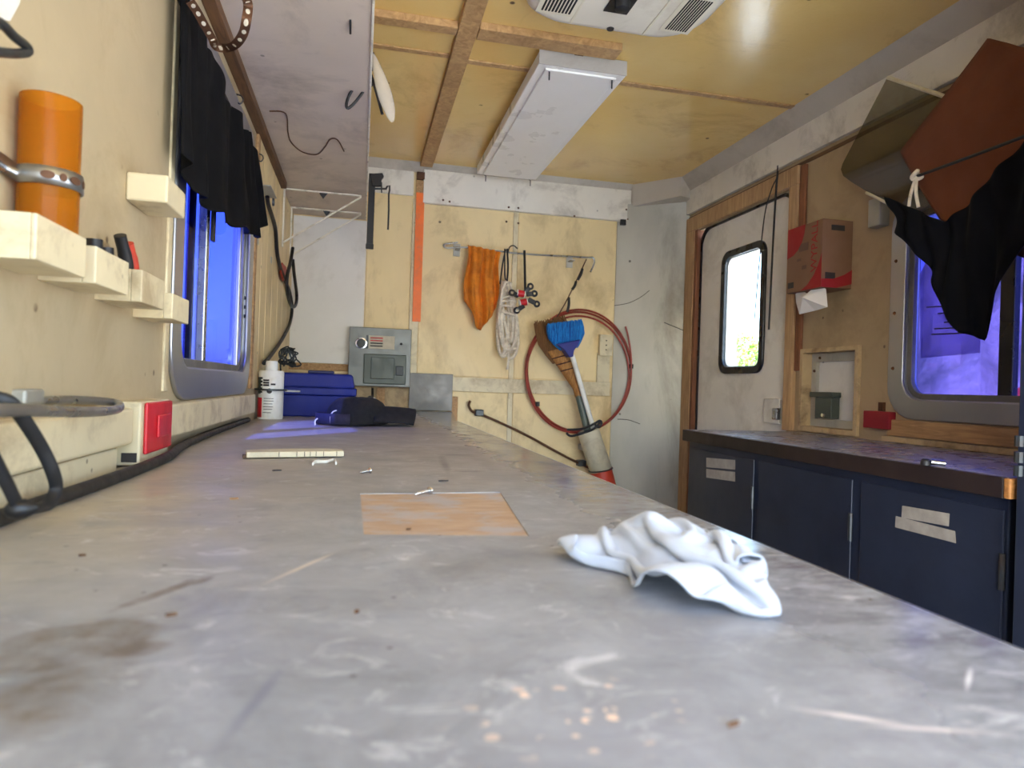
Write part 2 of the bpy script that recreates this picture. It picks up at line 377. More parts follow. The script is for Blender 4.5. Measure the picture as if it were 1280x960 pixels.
# ------------------------------------------------------------------ mesh helpers
ORI = {}
class MB:
    """collects shapes in camera-relative coordinates and links them as ONE mesh object"""
    def __init__(s): s.v = []; s.f = []
    def add(s, vs, fs):
        b = len(s.v); s.v += [V(p) for p in vs]; s.f += [[b + i for i in f] for f in fs]; return s
    def box(s, a, b):
        (x0, y0, z0), (x1, y1, z1) = [min(p, q) for p, q in zip(a, b)], [max(p, q) for p, q in zip(a, b)]
        return s.add([(x0, y0, z0), (x1, y0, z0), (x1, y1, z0), (x0, y1, z0), (x0, y0, z1), (x1, y0, z1), (x1, y1, z1), (x0, y1, z1)],
                     [(0, 3, 2, 1), (4, 5, 6, 7), (0, 1, 5, 4), (1, 2, 6, 5), (2, 3, 7, 6), (3, 0, 4, 7)])
    def obox(s, c, ax, ay, az):
        c = V(c); ax = V(ax); ay = V(ay); az = V(az)
        p = [c + ax * i + ay * j + az * k for k in (-1, 1) for i, j in ((-1, -1), (1, -1), (1, 1), (-1, 1))]
        return s.add(p, [(0, 3, 2, 1), (4, 5, 6, 7), (0, 1, 5, 4), (1, 2, 6, 5), (2, 3, 7, 6), (3, 0, 4, 7)])
    def bar(s, a, b, w, t, up=(0, 0, 1)):
        a = V(a); b = V(b); d = (b - a).normalized(); u = V(up)
        if abs(d.dot(u)) > .98: u = V((0, 1, 0))
        sd = d.cross(u).normalized(); n = sd.cross(d)
        return s.obox((a + b) / 2, (b - a) / 2, sd * w / 2, n * t / 2)
    def prism(s, pts, d):
        pts = [V(p) for p in pts]; d = V(d); n = len(pts)
        return s.add(pts + [p + d for p in pts], [list(range(n))[::-1], list(range(n, 2 * n))] + [(i, (i + 1) % n, (i + 1) % n + n, i + n) for i in range(n)])
    def tube(s, pts, r, n=10, closed=False, smooth=True, sub=6, flat=None):
        pts = [V(p) for p in pts]
        if smooth and len(pts) > 2: pts = spline(pts, sub, closed)
        m = len(pts); rings = []; prev = None
        for i, p in enumerate(pts):
            a = pts[(i - 1) % m] if (closed or i > 0) else p
            b = pts[(i + 1) % m] if (closed or i < m - 1) else p
            d = (b - a)
            d = d.normalized() if d.length > 1e-9 else V((0, 0, 1))
            if prev is None:
                u = V((0, 0, 1)) if abs(d.z) < .9 else V((1, 0, 0))
                u = (u - d * u.dot(d)).normalized()
            else:
                u = (prev - d * prev.dot(d)); u = u.normalized() if u.length > 1e-6 else prev
            prev = u; w = d.cross(u)
            rr = r[min(i * len(r) // m, len(r) - 1)] if isinstance(r, (list, tuple)) else r
            ru, rw = (rr, rr) if flat is None else (rr, rr * flat)
            rings.append([p + u * ru * math.cos(2 * math.pi * k / n) + w * rw * math.sin(2 * math.pi * k / n) for k in range(n)])
        vs = [q for g in rings for q in g]; fs = []
        for i in range(m if closed else m - 1):
            for k in range(n):
                j = (i + 1) % m
                fs.append((i * n + k, i * n + (k + 1) % n, j * n + (k + 1) % n, j * n + k))
        if not closed: fs += [list(range(n))[::-1], list(range((m - 1) * n, m * n))]
        return s.add(vs, fs)
    def lathe(s, base, axis, prof, n=24, a0=0, a1=2 * math.pi, cap=True):
        base = V(base); d = V(axis).normalized(); u = V((1, 0, 0)) if abs(d.x) < .9 else V((0, 1, 0))
        u = (u - d * u.dot(d)).normalized(); w = d.cross(u); full = abs(a1 - a0 - 2 * math.pi) < 1e-6
        cnt = n if full else n + 1; vs = []
        for r, h in prof:
            for k in range(cnt):
                a = a0 + (a1 - a0) * k / n
                vs.append(base + d * h + u * r * math.cos(a) + w * r * math.sin(a))
        fs = []
        for i in range(len(prof) - 1):
            for k in range(n):
                fs.append((i * cnt + k, i * cnt + (k + 1) % cnt, (i + 1) * cnt + (k + 1) % cnt, (i + 1) * cnt + k))
        if cap and full: fs += [list(range(n))[::-1], list(range((len(prof) - 1) * n, len(prof) * n))]
        return s.add(vs, fs)
    def grid(s, nu, nv, fn):
        vs = [fn(i / nu, j / nv) for j in range(nv + 1) for i in range(nu + 1)]
        return s.add(vs, [(j * (nu + 1) + i, j * (nu + 1) + i + 1, (j + 1) * (nu + 1) + i + 1, (j + 1) * (nu + 1) + i) for j in range(nv) for i in range(nu)])
    def build(s, name, mat, parent=None, smooth=False, bevel=0, solid=0, sub=0, kind=None, label=None):
        if parent is None:
            lo = [min(p[i] for p in s.v) for i in range(3)]; hi = [max(p[i] for p in s.v) for i in range(3)]
            o = V(((lo[0] + hi[0]) / 2, (lo[1] + hi[1]) / 2, lo[2]))
        else: o = ORI[parent.name]
        me = bpy.data.meshes.new(name)
        me.from_pydata([tuple(p - o) for p in s.v], [], s.f)
        bm = bmesh.new(); bm.from_mesh(me); bmesh.ops.recalc_face_normals(bm, faces=bm.faces); bm.to_mesh(me); bm.free()
        if mat is not None: me.materials.append(M[mat] if isinstance(mat, str) else mat)
        if smooth:
            for p in me.polygons: p.use_smooth = True
            me.set_sharp_from_angle(angle=math.radians(40))
        ob = bpy.data.objects.new(name, me); col.objects.link(ob)
        if parent is None: ob.location = o + V((0, 0, HZ))
        else: ob.parent = parent
        ORI[ob.name] = o
        if bevel:
            b = ob.modifiers.new('bevel', 'BEVEL'); b.width = bevel; b.segments = 2; b.limit_method = 'ANGLE'
        if solid:
            b = ob.modifiers.new('solid', 'SOLIDIFY'); b.thickness = solid; b.offset = 0
        if sub:
            b = ob.modifiers.new('sub', 'SUBSURF'); b.levels = sub; b.render_levels = sub
        if kind: ob['kind'] = kind
        if label: ob['label'] = label
        return ob

def spline(pts, sub=6, closed=False):
    out = []; n = len(pts)
    for i in range(n if closed else n - 1):
        if closed: p0, p1, p2, p3 = (pts[(i + k) % n] for k in (-1, 0, 1, 2))
        else: p0, p1, p2, p3 = pts[max(i - 1, 0)], pts[i], pts[i + 1], pts[min(i + 2, n - 1)]
        for k in range(sub):
            t = k / sub
            out.append(.5 * ((2 * p1) + (p2 - p0) * t + (2 * p0 - 5 * p1 + 4 * p2 - p3) * t * t + (3 * p1 - p0 - 3 * p2 + p3) * t ** 3))
    if not closed: out.append(pts[-1])
    return out

def thing(name, label, cat, loc, group=None):
    o = bpy.data.objects.new(name, None); col.objects.link(o)
    o.empty_display_size = .03
    o.location = V(loc) + V((0, 0, HZ)); ORI[o.name] = V(loc)
    return tag(o, label, cat, group)
def tag(o, label, cat, group=None):
    o['label'] = label; o['category'] = cat
    if group: o['group'] = group
    return o
def lerp(a, b, t): return a + (b - a) * t
def pl(tab, t):
    for (a, va), (b, vb) in zip(tab, tab[1:]):
        if t <= b: return lerp(va, vb, max(0, (t - a) / (b - a)))
    return tab[-1][1]
def rrect(c0, c1, r, n=6):
    (a0, b0), (a1, b1) = c0, c1; out = []
    for cx, cy, st in ((a1 - r, b1 - r, 0), (a0 + r, b1 - r, 90), (a0 + r, b0 + r, 180), (a1 - r, b0 + r, 270)):
        for k in range(n + 1):
            a = math.radians(st + 90 * k / n); out.append((cx + r * math.cos(a), cy + r * math.sin(a)))
    return out
def ring(mb, outer, inner, p3a, p3b):
    """closed frame between two outlines; p3a / p3b map 2D to the two faces"""
    n = len(outer)
    vs = [p3a(*p) for p in outer] + [p3a(*p) for p in inner] + [p3b(*p) for p in outer] + [p3b(*p) for p in inner]
    fs = []
    for i in range(n):
        j = (i + 1) % n
        fs += [(i, j, n + j, n + i), (2 * n + i, 3 * n + i, 3 * n + j, 2 * n + j), (i, 2 * n + i, 2 * n + j, j), (n + i, n + j, 3 * n + j, 3 * n + i)]
    return mb.add(vs, fs)

# ------------------------------------------------------------------ the room
XL, XR, YB, ZC, ZF, YR, H = -.355, 1.70, 3.50, 1.132, -1.04, -.50, -.14
ST = 'structure'
MB().box((XL - .045, YR, ZF - .04), (XR + .1, YB + .05, ZF)).build('floor', 'rubber_floor', kind=ST)
ceil = MB().box((XL - .045, YR, ZC), (XR + .1, YB + .05, ZC + .04)).build('ceiling', 'ceiling', kind=ST)

# left wall with the window hole
WLy0, WLy1, WLz0, WLz1 = 1.425, 2.235, .005, .70
wl_ = MB()
wl_.box((XL - .045, YR, ZF), (XL, WLy0, ZC)); wl_.box((XL - .045, WLy1, ZF), (XL, YB + .05, ZC))
wl_.box((XL - .045, WLy0, ZF), (XL, WLy1, WLz0)); wl_.box((XL - .045, WLy0, WLz1), (XL, WLy1, ZC))
wall_left = wl_.build('wall_left', 'cream', kind=ST)
MB().box((XL, YR, -.05), (XL + .005, 1.325, ZC)).build('wall_panel', 'cream', wall_left)
MB().box((XL, 1.325, -.03), (XL + .009, 1.352, .80)).build('seam_strip', 'cream_trim', wall_left, bevel=.002)
# tongue boards to the right of the window
ys = [2.36, 2.46, 2.60, 2.76, 2.94, 3.12, 3.30, 3.495]
for a, b in zip(ys, ys[1:]):
    MB().box((XL, a + .003, -.035), (XL + .008, b - .003, .815)).build('wall_board', 'cream_ply', wall_left, bevel=.002)
MB().box((XL, 2.315, -.035), (XL + .009, 2.357, .80)).build('window_post', 'tan_wood', wall_left, bevel=.003)

# back wall
wall_back = MB().box((XL - .045, YB, ZF), (1.40, YB + .05, ZC)).build('wall_back', 'cream_ply', kind=ST)
def bpan(name, x0, x1, z0, z1, t, mat, bev=.002): return MB().box((x0, YB - t, z0), (x1, YB, z1)).build(name, mat, wall_back, bevel=bev)
bpan('wall_panel', XL, .008, .085, .815, .008, 'grey_white')
bpan('wall_panel', .012, .232, .045, .93, .006, 'cream_ply')
bpan('wall_panel', .285, .768, .045, .93, .006, 'cream_ply')
bpan('wall_panel', .798, 1.352, .045, .93, .006, 'cream_ply')
bpan('wall_panel', .37, .768, ZF, -.037, .006, 'cream_ply')
bpan('wall_panel', .798, 1.352, ZF, -.037, .006, 'cream_ply')
bpan('wall_panel', XL, .37, ZF, .038, .004, 'dirty_board')
bpan('batten', .770, .796, -1.0, .93, .008, 'cream_trim')
bpan('batten', .236, .282, .045, .95, .012, 'cream_trim')
bpan('rail', .455, 1.34, -.034, .040, .016, 'cream_trim')
bpan('rail', 1.262, 1.335, .040, .20, .016, 'cream_trim')
bpan('rail', XL, .012, .05, .083, .012, 'tan_wood')
bpan('stud', .452, .502, -.60, -.062, .018, 'tan_wood', .003)
bpan('top_band', .285, 1.425, .93, ZC - .03, .03, 'band', .003)
bpan('top_band', XL, .236, .965, ZC - .03, .012, 'band', .003)
mbc = MB().prism([(XL, YB - .045, ZC), (XL, YB - .010, ZC - .045), (XL, YB, ZC)], (1.78, 0, 0)); mbc.build('cove', 'cove', wall_back)
# screw heads along the band
for px, py in [(554, 250), (562, 252), (636, 259), (648, 260), (718, 270), (783, 262), (785, 274), (633, 277), (648, 279)]:
    p = at(px, py, y=YB - .03)
    MB().lathe((p.x, YB - .03, p.z), (0, -1, 0), [(.006, 0), (.004, .003)], 8).build('screw_head', 'rust', wall_back)

# angled corner sheet between back wall and door
c0 = V((1.357, YB - .006, ZF)); c1 = V((1.705, 3.315, ZF))
wc = MB(); wc.prism([c0, c1, c1 + V((.05, .25, 0)), c0 + V((.0, .06, 0))], (0, 0, .965 + 1.04 + .06))
wall_corner = wc.build('wall_corner', 'galv', kind=ST)
wt = MB().prism([(1.425, YB - .04, 1.01), (1.61, 3.25, 1.03), (1.72, 3.30, 1.03), (1.72, 3.52, 1.01), (1.425, 3.52, 1.01)], (0, 0, .122)); wt.build('trim_1', 'cove', kind=ST, bevel=.003)
MB().box((1.362, YB - .045, .905), (1.392, YB - .031, .935)).build('corner_clip', 'dark_steel', wall_corner)
# dark scuffs are thin scratched wires of tar on the sheet
def scuff(pts, r):
    d = (c1 - c0); nrm = V((d.y, -d.x, 0)).normalized()
    out = []
    for px, py in pts:
        rr = at(px, py, y=1.0); k = (c0.dot(nrm)) / rr.dot(nrm); out.append(rr * k + nrm * .001)
    MB().tube(out, r, 6, flat=.5).build('scuff_mark', 'ink', wall_corner)
scuff([(768, 382), (785, 379), (800, 372), (812, 363)], .0016)
scuff([(830, 403), (842, 408), (854, 413)], .0020)
scuff([(772, 524), (786, 525), (800, 530)], .0018)

# right wall with door and window holes
DRy0, DRy1, DRz1 = 2.425, 3.215, .845
WRy0, WRy1, WRz0, WRz1 = .86, 1.835, -.012, .61
wr = MB(); t_ = .06
def wrb(y0, y1, z0, z1): wr.box((XR, y0, z0), (XR + t_, y1, z1))
wrb(DRy1, 3.33, ZF, ZC); wrb(DRy0, DRy1, DRz1, ZC)
wrb(2.335, DRy0, ZF, ZC); wrb(2.015, 2.335, ZF, -.135); wrb(2.015, 2.335, .185, ZC)
wrb(WRy1, 2.015, ZF, ZC); wrb(WRy0, WRy1, ZF, WRz0); wrb(WRy0, WRy1, WRz1, ZC); wrb(.82, WRy0, ZF, ZC); wrb(YR, .82, .50, ZC); wrb(YR, .10, ZF, .50)
wall_right = wr.build('wall_right', 'tan_wall', kind=ST)
MB().box((XR - .02, YR, .952), (XR, 3.32, 1.078)).build('upper_band', 'band', wall_right, bevel=.002)
MB().box((XR - .004, YR, .925), (XR, 3.32, .938)).build('dark_joint', 'brown_wood', wall_right)
MB().prism([(1.615, YR, ZC), (XR, YR, ZC), (XR, YR, 1.03), (XR - .02, YR, 1.074)], (0, 3.32 - YR, 0)).build('cove', 'cove', wall_right)
MB().box((XR - .022, 2.372, -.14), (XR, 2.425, .8495)).build('door_jamb', 'jamb_wood', wall_right, bevel=.003)
MB().box((XR - .014, 2.335, .10), (XR, 2.369, .92)).build('door_jamb', 'jamb_red', wall_right, bevel=.003)
MB().box((XR - .022, 3.222, ZF), (XR, 3.312, .8495)).build('door_jamb', 'jamb_wood', wall_right, bevel=.003)
MB().box((XR - .018, 3.196, ZF), (XR + .03, 3.220, .848)).build('door_jamb', 'jamb_red', wall_right, bevel=.003)
MB().box((XR - .022, 2.372, .850), (XR, 3.312, .925)).build('door_header', 'jamb_wood', wall_right, bevel=.003)
# rear wall, open to the yard
wq = MB()
wq.box((XL - .045, YR - .05, ZF), (-.28, YR, ZC)); wq.box((1.62, YR - .05, ZF), (XR + .1, YR, ZC)); wq.box((-.28, YR - .05, .72), (1.62, YR, ZC))
wq.build('wall_rear', 'cream', kind=ST)

# ceiling battens
def cbat(name, pts, w, t, mat='ceil_wood'):
    a, b = pts
    return MB().bar(V((a[0], a[1], ZC - t / 2)), V((b[0], b[1], ZC - t / 2)), w, t).build(name, mat, ceil, bevel=.002)
a = at(531, 214, z=ZC - .02); xb = a.x
cbat('ceiling_beam', ((xb, .2), (xb, 3.46)), .062, .022)
yb1 = at(515, 30, z=ZC - .02).y; yb2 = at(515, 66, z=ZC - .01).y
cbat('cross_batten', ((XL, yb1), (xb - .033, yb1)), .045, .024)
yb3 = at(660, 51, z=ZC - .02).y
cbat('cross_batten', ((xb + .033, yb3), (.80, yb3)), .07, .024)
cbat('seam_strip', ((XL, yb2), (xb - .033, yb2)), .026, .006)
cbat('seam_strip', ((xb + .033, yb2 + .02), (1.615, yb2 + .02)), .028, .006)
cbat('seam_strip', ((XL, .95), (1.615, .95)), .028, .006)

# ------------------------------------------------------------------ windows and door
def window(name, side, y0, y1, z0, z1, r, glass, mull_y, kind=ST, flange=.055):
    s = 1 if side == 'L' else -1
    xw = XL if side == 'L' else XR
    root = thing(name, '', '', (xw, (y0 + y1) / 2, z0)); del root['label']; del root['category']; root['kind'] = ST
    P = lambda d: (lambda y, z: (xw + s * d, y, z))
    fl = MB(); ring(fl, rrect((y0 - flange, z0 - flange), (y1 + flange, z1 + flange), r + flange * .8), rrect((y0 + .012, z0 + .012), (y1 - .012, z1 - .012), r), P(.009), P(0.0))
    fl.build('flange', 'alu', root, smooth=True, bevel=.003)
    rv = MB(); ring(rv, rrect((y0 - .002, z0 - .002), (y1 + .002, z1 + .002), r), rrect((y0 + .014, z0 + .014), (y1 - .014, z1 - .014), r), P(0), P(-.044))
    rv.build('reveal', 'alu', root, smooth=True)
    fr = MB(); ring(fr, rrect((y0 + .012, z0 + .012), (y1 - .012, z1 - .012), r), rrect((y0 + .032, z0 + .032), (y1 - .032, z1 - .032), r * .7), P(-.006), P(-.022))
    fr.build('inner_frame', 'zinc', root, smooth=True, bevel=.002)
    return root, P, s, xw

w1, P1, s1, xw1 = window('window_1', 'L', WLy0, WLy1, WLz0, WLz1, .07, 'glass_blue', 1.75)
ym = 1.735
MB().box((-.386, WLy0 + .02, .03), (-.382, ym, .675)).build('pane', 'glass_blue', w1)
MB().box((-.376, ym, .03), (-.372, WLy1 - .03, .675)).build('pane', 'glass_blue', w1)
MB().box((-.388, ym - .012, .02), (-.366, ym + .016, .68)).build('mullion', 'steel', w1, bevel=.003)
MB().box((-.392, ym - .095, .02), (-.388, ym - .030, .68)).build('outer_sash_rail', 'blue_dark', w1)
MB().box((-.366, 1.752, .33), (-.358, 1.775, .42)).build('latch', 'black', w1, bevel=.002)
MB().box((-.378, 2.15, .03), (-.362, 2.168, .675)).build('sash_rail', 'alu', w1, bevel=.003)
MB().box((-.370, 1.45, .018), (-.362, 2.2, .030)).build('track', 'steel', w1)
for k in range(3):
    MB().lathe((-.356, 2.205, .19 + k * .028), (1, 0, 0), [(.006, 0), (.005, .004)], 8).build('screw_head', 'slot', w1)

w2, P2, s2, xw2 = window('window_2', 'R', WRy0, WRy1, WRz0, WRz1, .065, 'glass_violet', 1.49, flange=.05)
MB().box((1.728, 1.495, .01), (1.732, WRy1 - .02, .595)).build('pane', 'glass_violet', w2)
MB().box((1.728, WRy0 + .02, .01), (1.732, 1.495, .595)).build('pane', 'glass_violet', w2)
MB().box((1.716, 1.472, 0), (1.738, 1.515, .60)).build('mullion', 'black_gloss', w2, bevel=.003)
for z in (.10, .28, .45):
    MB().lathe((1.691, 1.862, z), (-1, 0, 0), [(.006, 0), (.004, .004)], 8).build('screw_head', 'rust', w2)
nt = thing('window_notice', 'violet-tinted paper notice stuck on the right window pane', 'notice', (1.726, 1.63, .13))
q = [at(px, py, x=1.727) for px, py in ((1150, 322), (1228, 322), (1225, 441), (1151, 448))]
MB().prism(q, (-.0008, 0, 0)).build('sheet', 'notice', nt)
for i, (py, xa, xb_) in enumerate(((384, 1158, 1200), (392, 1172, 1210), (403, 1180, 1212), (411, 1168, 1214), (418, 1164, 1216))):
    a = at(xa, py, x=1.725); b = at(xb_, py - 2, x=1.725)
    MB().bar(a, b, .0006, .004).build('text_line', 'ink', nt)

door = thing('door_1', '', '', (XR + .03, 2.82, ZF)); del door['label']; del door['category']; door['kind'] = ST
dw = ((2.612, .095), (2.978, .685))
dl = MB(); od = rrect((DRy0, ZF), (3.19, .838), .085)
dpts_o = rrect((DRy0, ZF + .01), (3.19, .838), .085); dpts_i = rrect((dw[0][0] + .01, dw[0][1] + .01), (dw[1][0] - .01, dw[1][1] - .01), .05)
ring(dl, dpts_o, dpts_i, lambda y, z: (XR + .012, y, z), lambda y, z: (XR + .055, y, z))
dl.build('door_leaf', 'door_paint', door)
sl = MB(); ring(sl, rrect((DRy0 - .006, ZF), (3.203, .851), .095), rrect((DRy0 + .004, ZF + .01), (3.187, .835), .085), lambda y, z: (XR + .004, y, z), lambda y, z: (XR + .02, y, z))
sl.build('door_seal', 'black_gloss', door, smooth=True)
ws = MB(); ring(ws, rrect(*dw, .06), rrect((dw[0][0] + .032, dw[0][1] + .032), (dw[1][0] - .032, dw[1][1] - .032), .04), lambda y, z: (XR + .000, y, z), lambda y, z: (XR + .02, y, z))
wseal = ws.build('window_seal', 'black_gloss', door, smooth=True, bevel=.004)
wi = MB(); ring(wi, rrect((dw[0][0] + .03, dw[0][1] + .03), (dw[1][0] - .03, dw[1][1] - .03), .045), rrect((dw[0][0] + .036, dw[0][1] + .036), (dw[1][0] - .036, dw[1][1] - .036), .04), lambda y, z: (XR + .018, y, z), lambda y, z: (XR + .075, y, z))
wi.build('window_reveal', 'white_plastic', door, smooth=True)
MB().box((XR + .062, dw[0][0] + .03, dw[0][1] + .03), (XR + .065, dw[1][0] - .03, dw[1][1] - .03)).build('pane', 'glass_clear', door)
a = at(958, 498, x=XR + .005); b = at(977, 530, x=XR + .005)
hp = MB().box((XR - .008, b.y, b.z), (XR + .012, a.y, a.z)).build('handle_plate', 'white_plastic', door, bevel=.004)
c = at(972, 516, x=XR - .01)
MB().box((XR - .03, c.y - .02, c.z - .028), (XR - .008, c.y + .012, c.z + .02)).build('lever', 'steel', hp, bevel=.004)

# sill boards under the right window
MB().box((XR - .018, .9, -.118), (XR, 1.87, -.066)).build('trim_2', 'tan_wood', kind=ST, bevel=.003)
MB().box((XR - .012, .9, -.1395), (XR, 1.90, -.120)).build('trim_3', 'dirty_board', kind=ST, bevel=.003)

# ------------------------------------------------------------------ main workbench
wb = thing('workbench', 'long grey laminate workbench along the left wall, worn and stained', 'workbench', (0, 1.2, ZF))
q00, q10, q11, q01 = (.008, .631), (.160, .613), (.186, .871), (.005, .861)
top = MB()
o_ = [(XL + .0095, YR + .02), (.372, YR + .02), (.372, 2.62), (  .470, YB - .046), (XL + .0095, YB - .046)]
vs = [(x, y, H) for x, y in o_] + [(x, y, H) for x, y in (q00, q10, q11, q01)] + [(x, y, H - .0012) for x, y in (q00, q10, q11, q01)] + [(x, y, H - .035) for x, y in o_]
top.add(vs, [(0, 1, 6, 5), (1, 2, 7, 6), (2, 3, 4, 8, 7), (4, 0, 5, 8), (5, 6, 10, 9), (6, 7, 11, 10), (7, 8, 12, 11), (8, 5, 9, 12),
             (0, 13, 14, 1), (1, 14, 15, 2), (2, 15, 16, 3), (3, 16, 17, 4), (4, 17, 13, 0)])
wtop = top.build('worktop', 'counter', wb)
MB().add([(x, y, H - .0011) for x, y in (q00, q10, q11, q01)], [(0, 1, 2, 3)]).build('bare_patch', 'patch', wtop, label='tan board showing where the laminate is missing')
MB().box((.3722, YR + .02, H - .036), (.375, 2.62, H - .0006)).build('edge_strip', 'alu', wb)
MB().box((XL + .01, YR + .05, ZF), (.33, YB - .03, H - .036)).build('cabinet_body', 'navy_steel', wb)

# ------------------------------------------------------------------ right worktop and navy cabinet
RX, RY0, RY1 = 1.195, 1.035, 2.335
wk = thing('side_worktop', 'grey worktop with dark edge on the navy cabinet by the right wall', 'worktop', (1.45, 1.7, H - .038))
MB().box((RX + .012, RY0, H - .038), (XR - .001, RY1, H)).build('top', 'rworktop', wk, bevel=.002)
MB().box((RX, RY0 + .002, H - .042), (RX + .0119, RY1, H - .001)).build('front_edge', 'dark_edge', wk, bevel=.002)
MB().box((RX, RY0 - .012, H - .041), (RX + .13, RY0 + .0015, H - .002)).build('end_grain', 'end_wood', wk, bevel=.003, label='raw orange wood end')
cb = thing('storage_cabinet', 'navy steel cabinet with three doors below the side worktop', 'cabinet', (1.45, 1.7, ZF))
CX = 1.222
MB().box((CX, RY0 + .01, ZF), (XR - .002, RY1 - .005, H - .043)).build('body', 'navy_steel', cb, bevel=.003)
for y0, y1 in ((1.895, 2.318), (1.462, 1.868), (1.052, 1.430)):
    d = MB().box((CX - .005, y0, ZF + .06), (CX - .0005, y1, H - .066)).build('door', 'navy_steel', cb, bevel=.002)
    for z in (-.36, -.80):
        MB().lathe((CX - .007, y0 - .001, z), (0, 0, 1), [(.0055, 0), (.0055, .07)], 8).build('hinge', 'dark_steel', d)
def tape(pts, x=CX - .0052):
    q = [at(px, py, x=x) for px, py in pts]
    MB().prism(q, (-.0006, 0, 0)).build('label_tape', 'tape', cb)
tape([(883, 572), (919, 575), (919, 587), (883, 584)]); tape([(883, 586), (919, 590), (919, 602), (883, 597)])
tape([(1128, 632), (1187, 642), (1186, 658), (1127, 647)]); tape([(1120, 645), (1194, 664), (1195, 679), (1119, 659)])
# tall navy partition panel at the right edge of the photo, next to the open side door
lk = thing('partition_panel', 'tall navy steel partition panel cut off by the right photo edge', 'panel', (1.4, .98, ZF))
ly = at(1273, 500, x=1.205).y
MB().box((1.205, ly - .045, ZF), (XR - .03, ly - .012, 1.02)).build('sheet', 'navy_steel', lk, bevel=.004)
MB().box((1.197, ly - .050, ZF), (1.2046, ly - .008, 1.03)).build('edge_channel', 'navy_steel', lk, bevel=.002)
for z in (-.08, -.11, -.135):
    MB().lathe((1.196, ly - .012, z), (0, 0, 1), [(.008, 0), (.008, .02)], 8).build('hinge_knuckle', 'dark_steel', lk)

# ------------------------------------------------------------------ overhead shelf
SZ = .822
sh = thing('overhead_shelf', 'grey painted overhead shelf on white brackets along the left wall', 'shelf', (-.18, 2.4, SZ))
MB().box((XL, .75, SZ), (-.002, YB - .002, SZ + .016)).build('board', 'shelf_grey', sh)
MB().box((-.0018, .75, SZ - .004), (.004, YB - .002, SZ + .018)).build('edge_band', 'white_edge', sh, bevel=.001)
MB().box((XL, .75, SZ - .028), (XL + .03, 2.95, SZ - .0005)).build('cleat', 'brown_wood', sh, bevel=.002)
for y in (3.03, 3.345):
    br = MB()
    xe = -.022; zb = SZ - .255
    br.bar((XL + .01, y, SZ - .007), (xe, y, SZ - .007), .018, .006)
    br.bar((XL + .012, y, SZ - .004), (XL + .012, y, zb), .018, .006, up=(1, 0, 0))
    br.bar((xe, y, SZ - .012), (XL + .016, y, zb + .02), .012, .006)
    br.build('bracket', 'white_edge', sh, bevel=.001)
    MB().prism([(-.20, y - .004, SZ - .0105), (-.165, y - .004, SZ - .0105), (-.182, y - .004, SZ - .035)], (0, .008, 0)).build('gusset', 'dark_steel', sh)
p = at(438, 25, z=SZ - .001); MB().tube([p + V((0, 0, .001)), at(438, 42, z=SZ - .012)], .0028, 6, smooth=False).build('nail', 'dark_steel', sh)
wp = [at(px, py, z=SZ - .003) for px, py in ((337, 139), (357, 142), (360, 165), (364, 178), (378, 190), (396, 193), (406, 184), (413, 174), (422, 175), (430, 189))]
tag(MB().tube(wp, .0022, 6).build('wire', 'rust'), 'thin stray wire under the grey overhead shelf', 'wire')

# ------------------------------------------------------------------ left wall: tool holders
def holder(y0, y1, z0, z1, label, notch=True, xf=-.2925, ft=.014):
    r = thing('tool_holder', label, 'tool holder', (XL + .03, (y0 + y1) / 2, z0), 'cream wooden tool holders on the left wall')
    if notch:
        MB().box((xf - ft, y0, z0), (xf, y1, z1)).build('front', 'cream_trim', r, bevel=.0015)
        MB().box((XL + .005, y0, z0), (xf - ft, y0 + .012, z1)).build('end', 'cream_trim', r, bevel=.0006)
        MB().box((XL + .005, y1 - .012, z0), (xf - ft, y1, z1)).build('end', 'cream_trim', r, bevel=.0006)
        MB().box((XL + .005, y0 + .012, z0), (xf - ft, y1 - .012, z0 + .010)).build('bottom', 'cream_trim', r, bevel=.0006)
    else:
        MB().box((XL + .005, y0, z0), (xf, y1, z1)).build('block', 'cream_trim', r, bevel=.003)
        MB().lathe((XL + .03, y0 + .02, z1), (0, 0, 1), [(.004, -.002), (.004, .004), (.002, .005)], 8).build('screw_head', 'rust', r)
    return r
holder(.684, .797, .100, .142, 'largest cream wooden holder under the amber tube', True, -.288, .005)
holder(.837, .946, .100, .142, 'cream wooden holder with black plier handles, second from the amber tube')
holder(1.000, 1.108, .098, .142, 'cream wooden holder third from the amber tube, beside the window')
holder(1.155, 1.257, .089, .130, 'smallest cream wooden holder overlapping the left window')
holder(1.105, 1.209, .260, .302, 'upper cream wooden block above the row of holders', False)

# pliers in the second holder, snips behind it
pl1 = thing('pliers', 'pliers with black rounded handles standing in the second wooden holder', 'pliers', (-.325, .90, .111))
for tx_, ty_, r in ((118, 299, .0095), (133, 309, .0085)):
    e_ = at(tx_, ty_, x=-.326)
    MB().tube([(-.325, .905, .112), (-.326, e_.y, .130), tuple(e_)], [r * .6, r, r], 10).build('handle', 'black', pl1, smooth=True)
sn = thing('side_cutters', 'red and black handled cutters standing in the third wooden holder', 'cutters', (-.32, 1.02, .11))
MB().tube([(-.318, 1.03, .112), (-.318, 1.018, .15), (-.320, .995, .185)], [.006, .009, .008], 10).build('handle', 'black', sn, smooth=True)
MB().tube([(-.318, 1.05, .112), (-.317, 1.042, .15), (-.318, 1.022, .18)], [.006, .008, .007], 10).build('handle', 'red_base', sn, smooth=True)

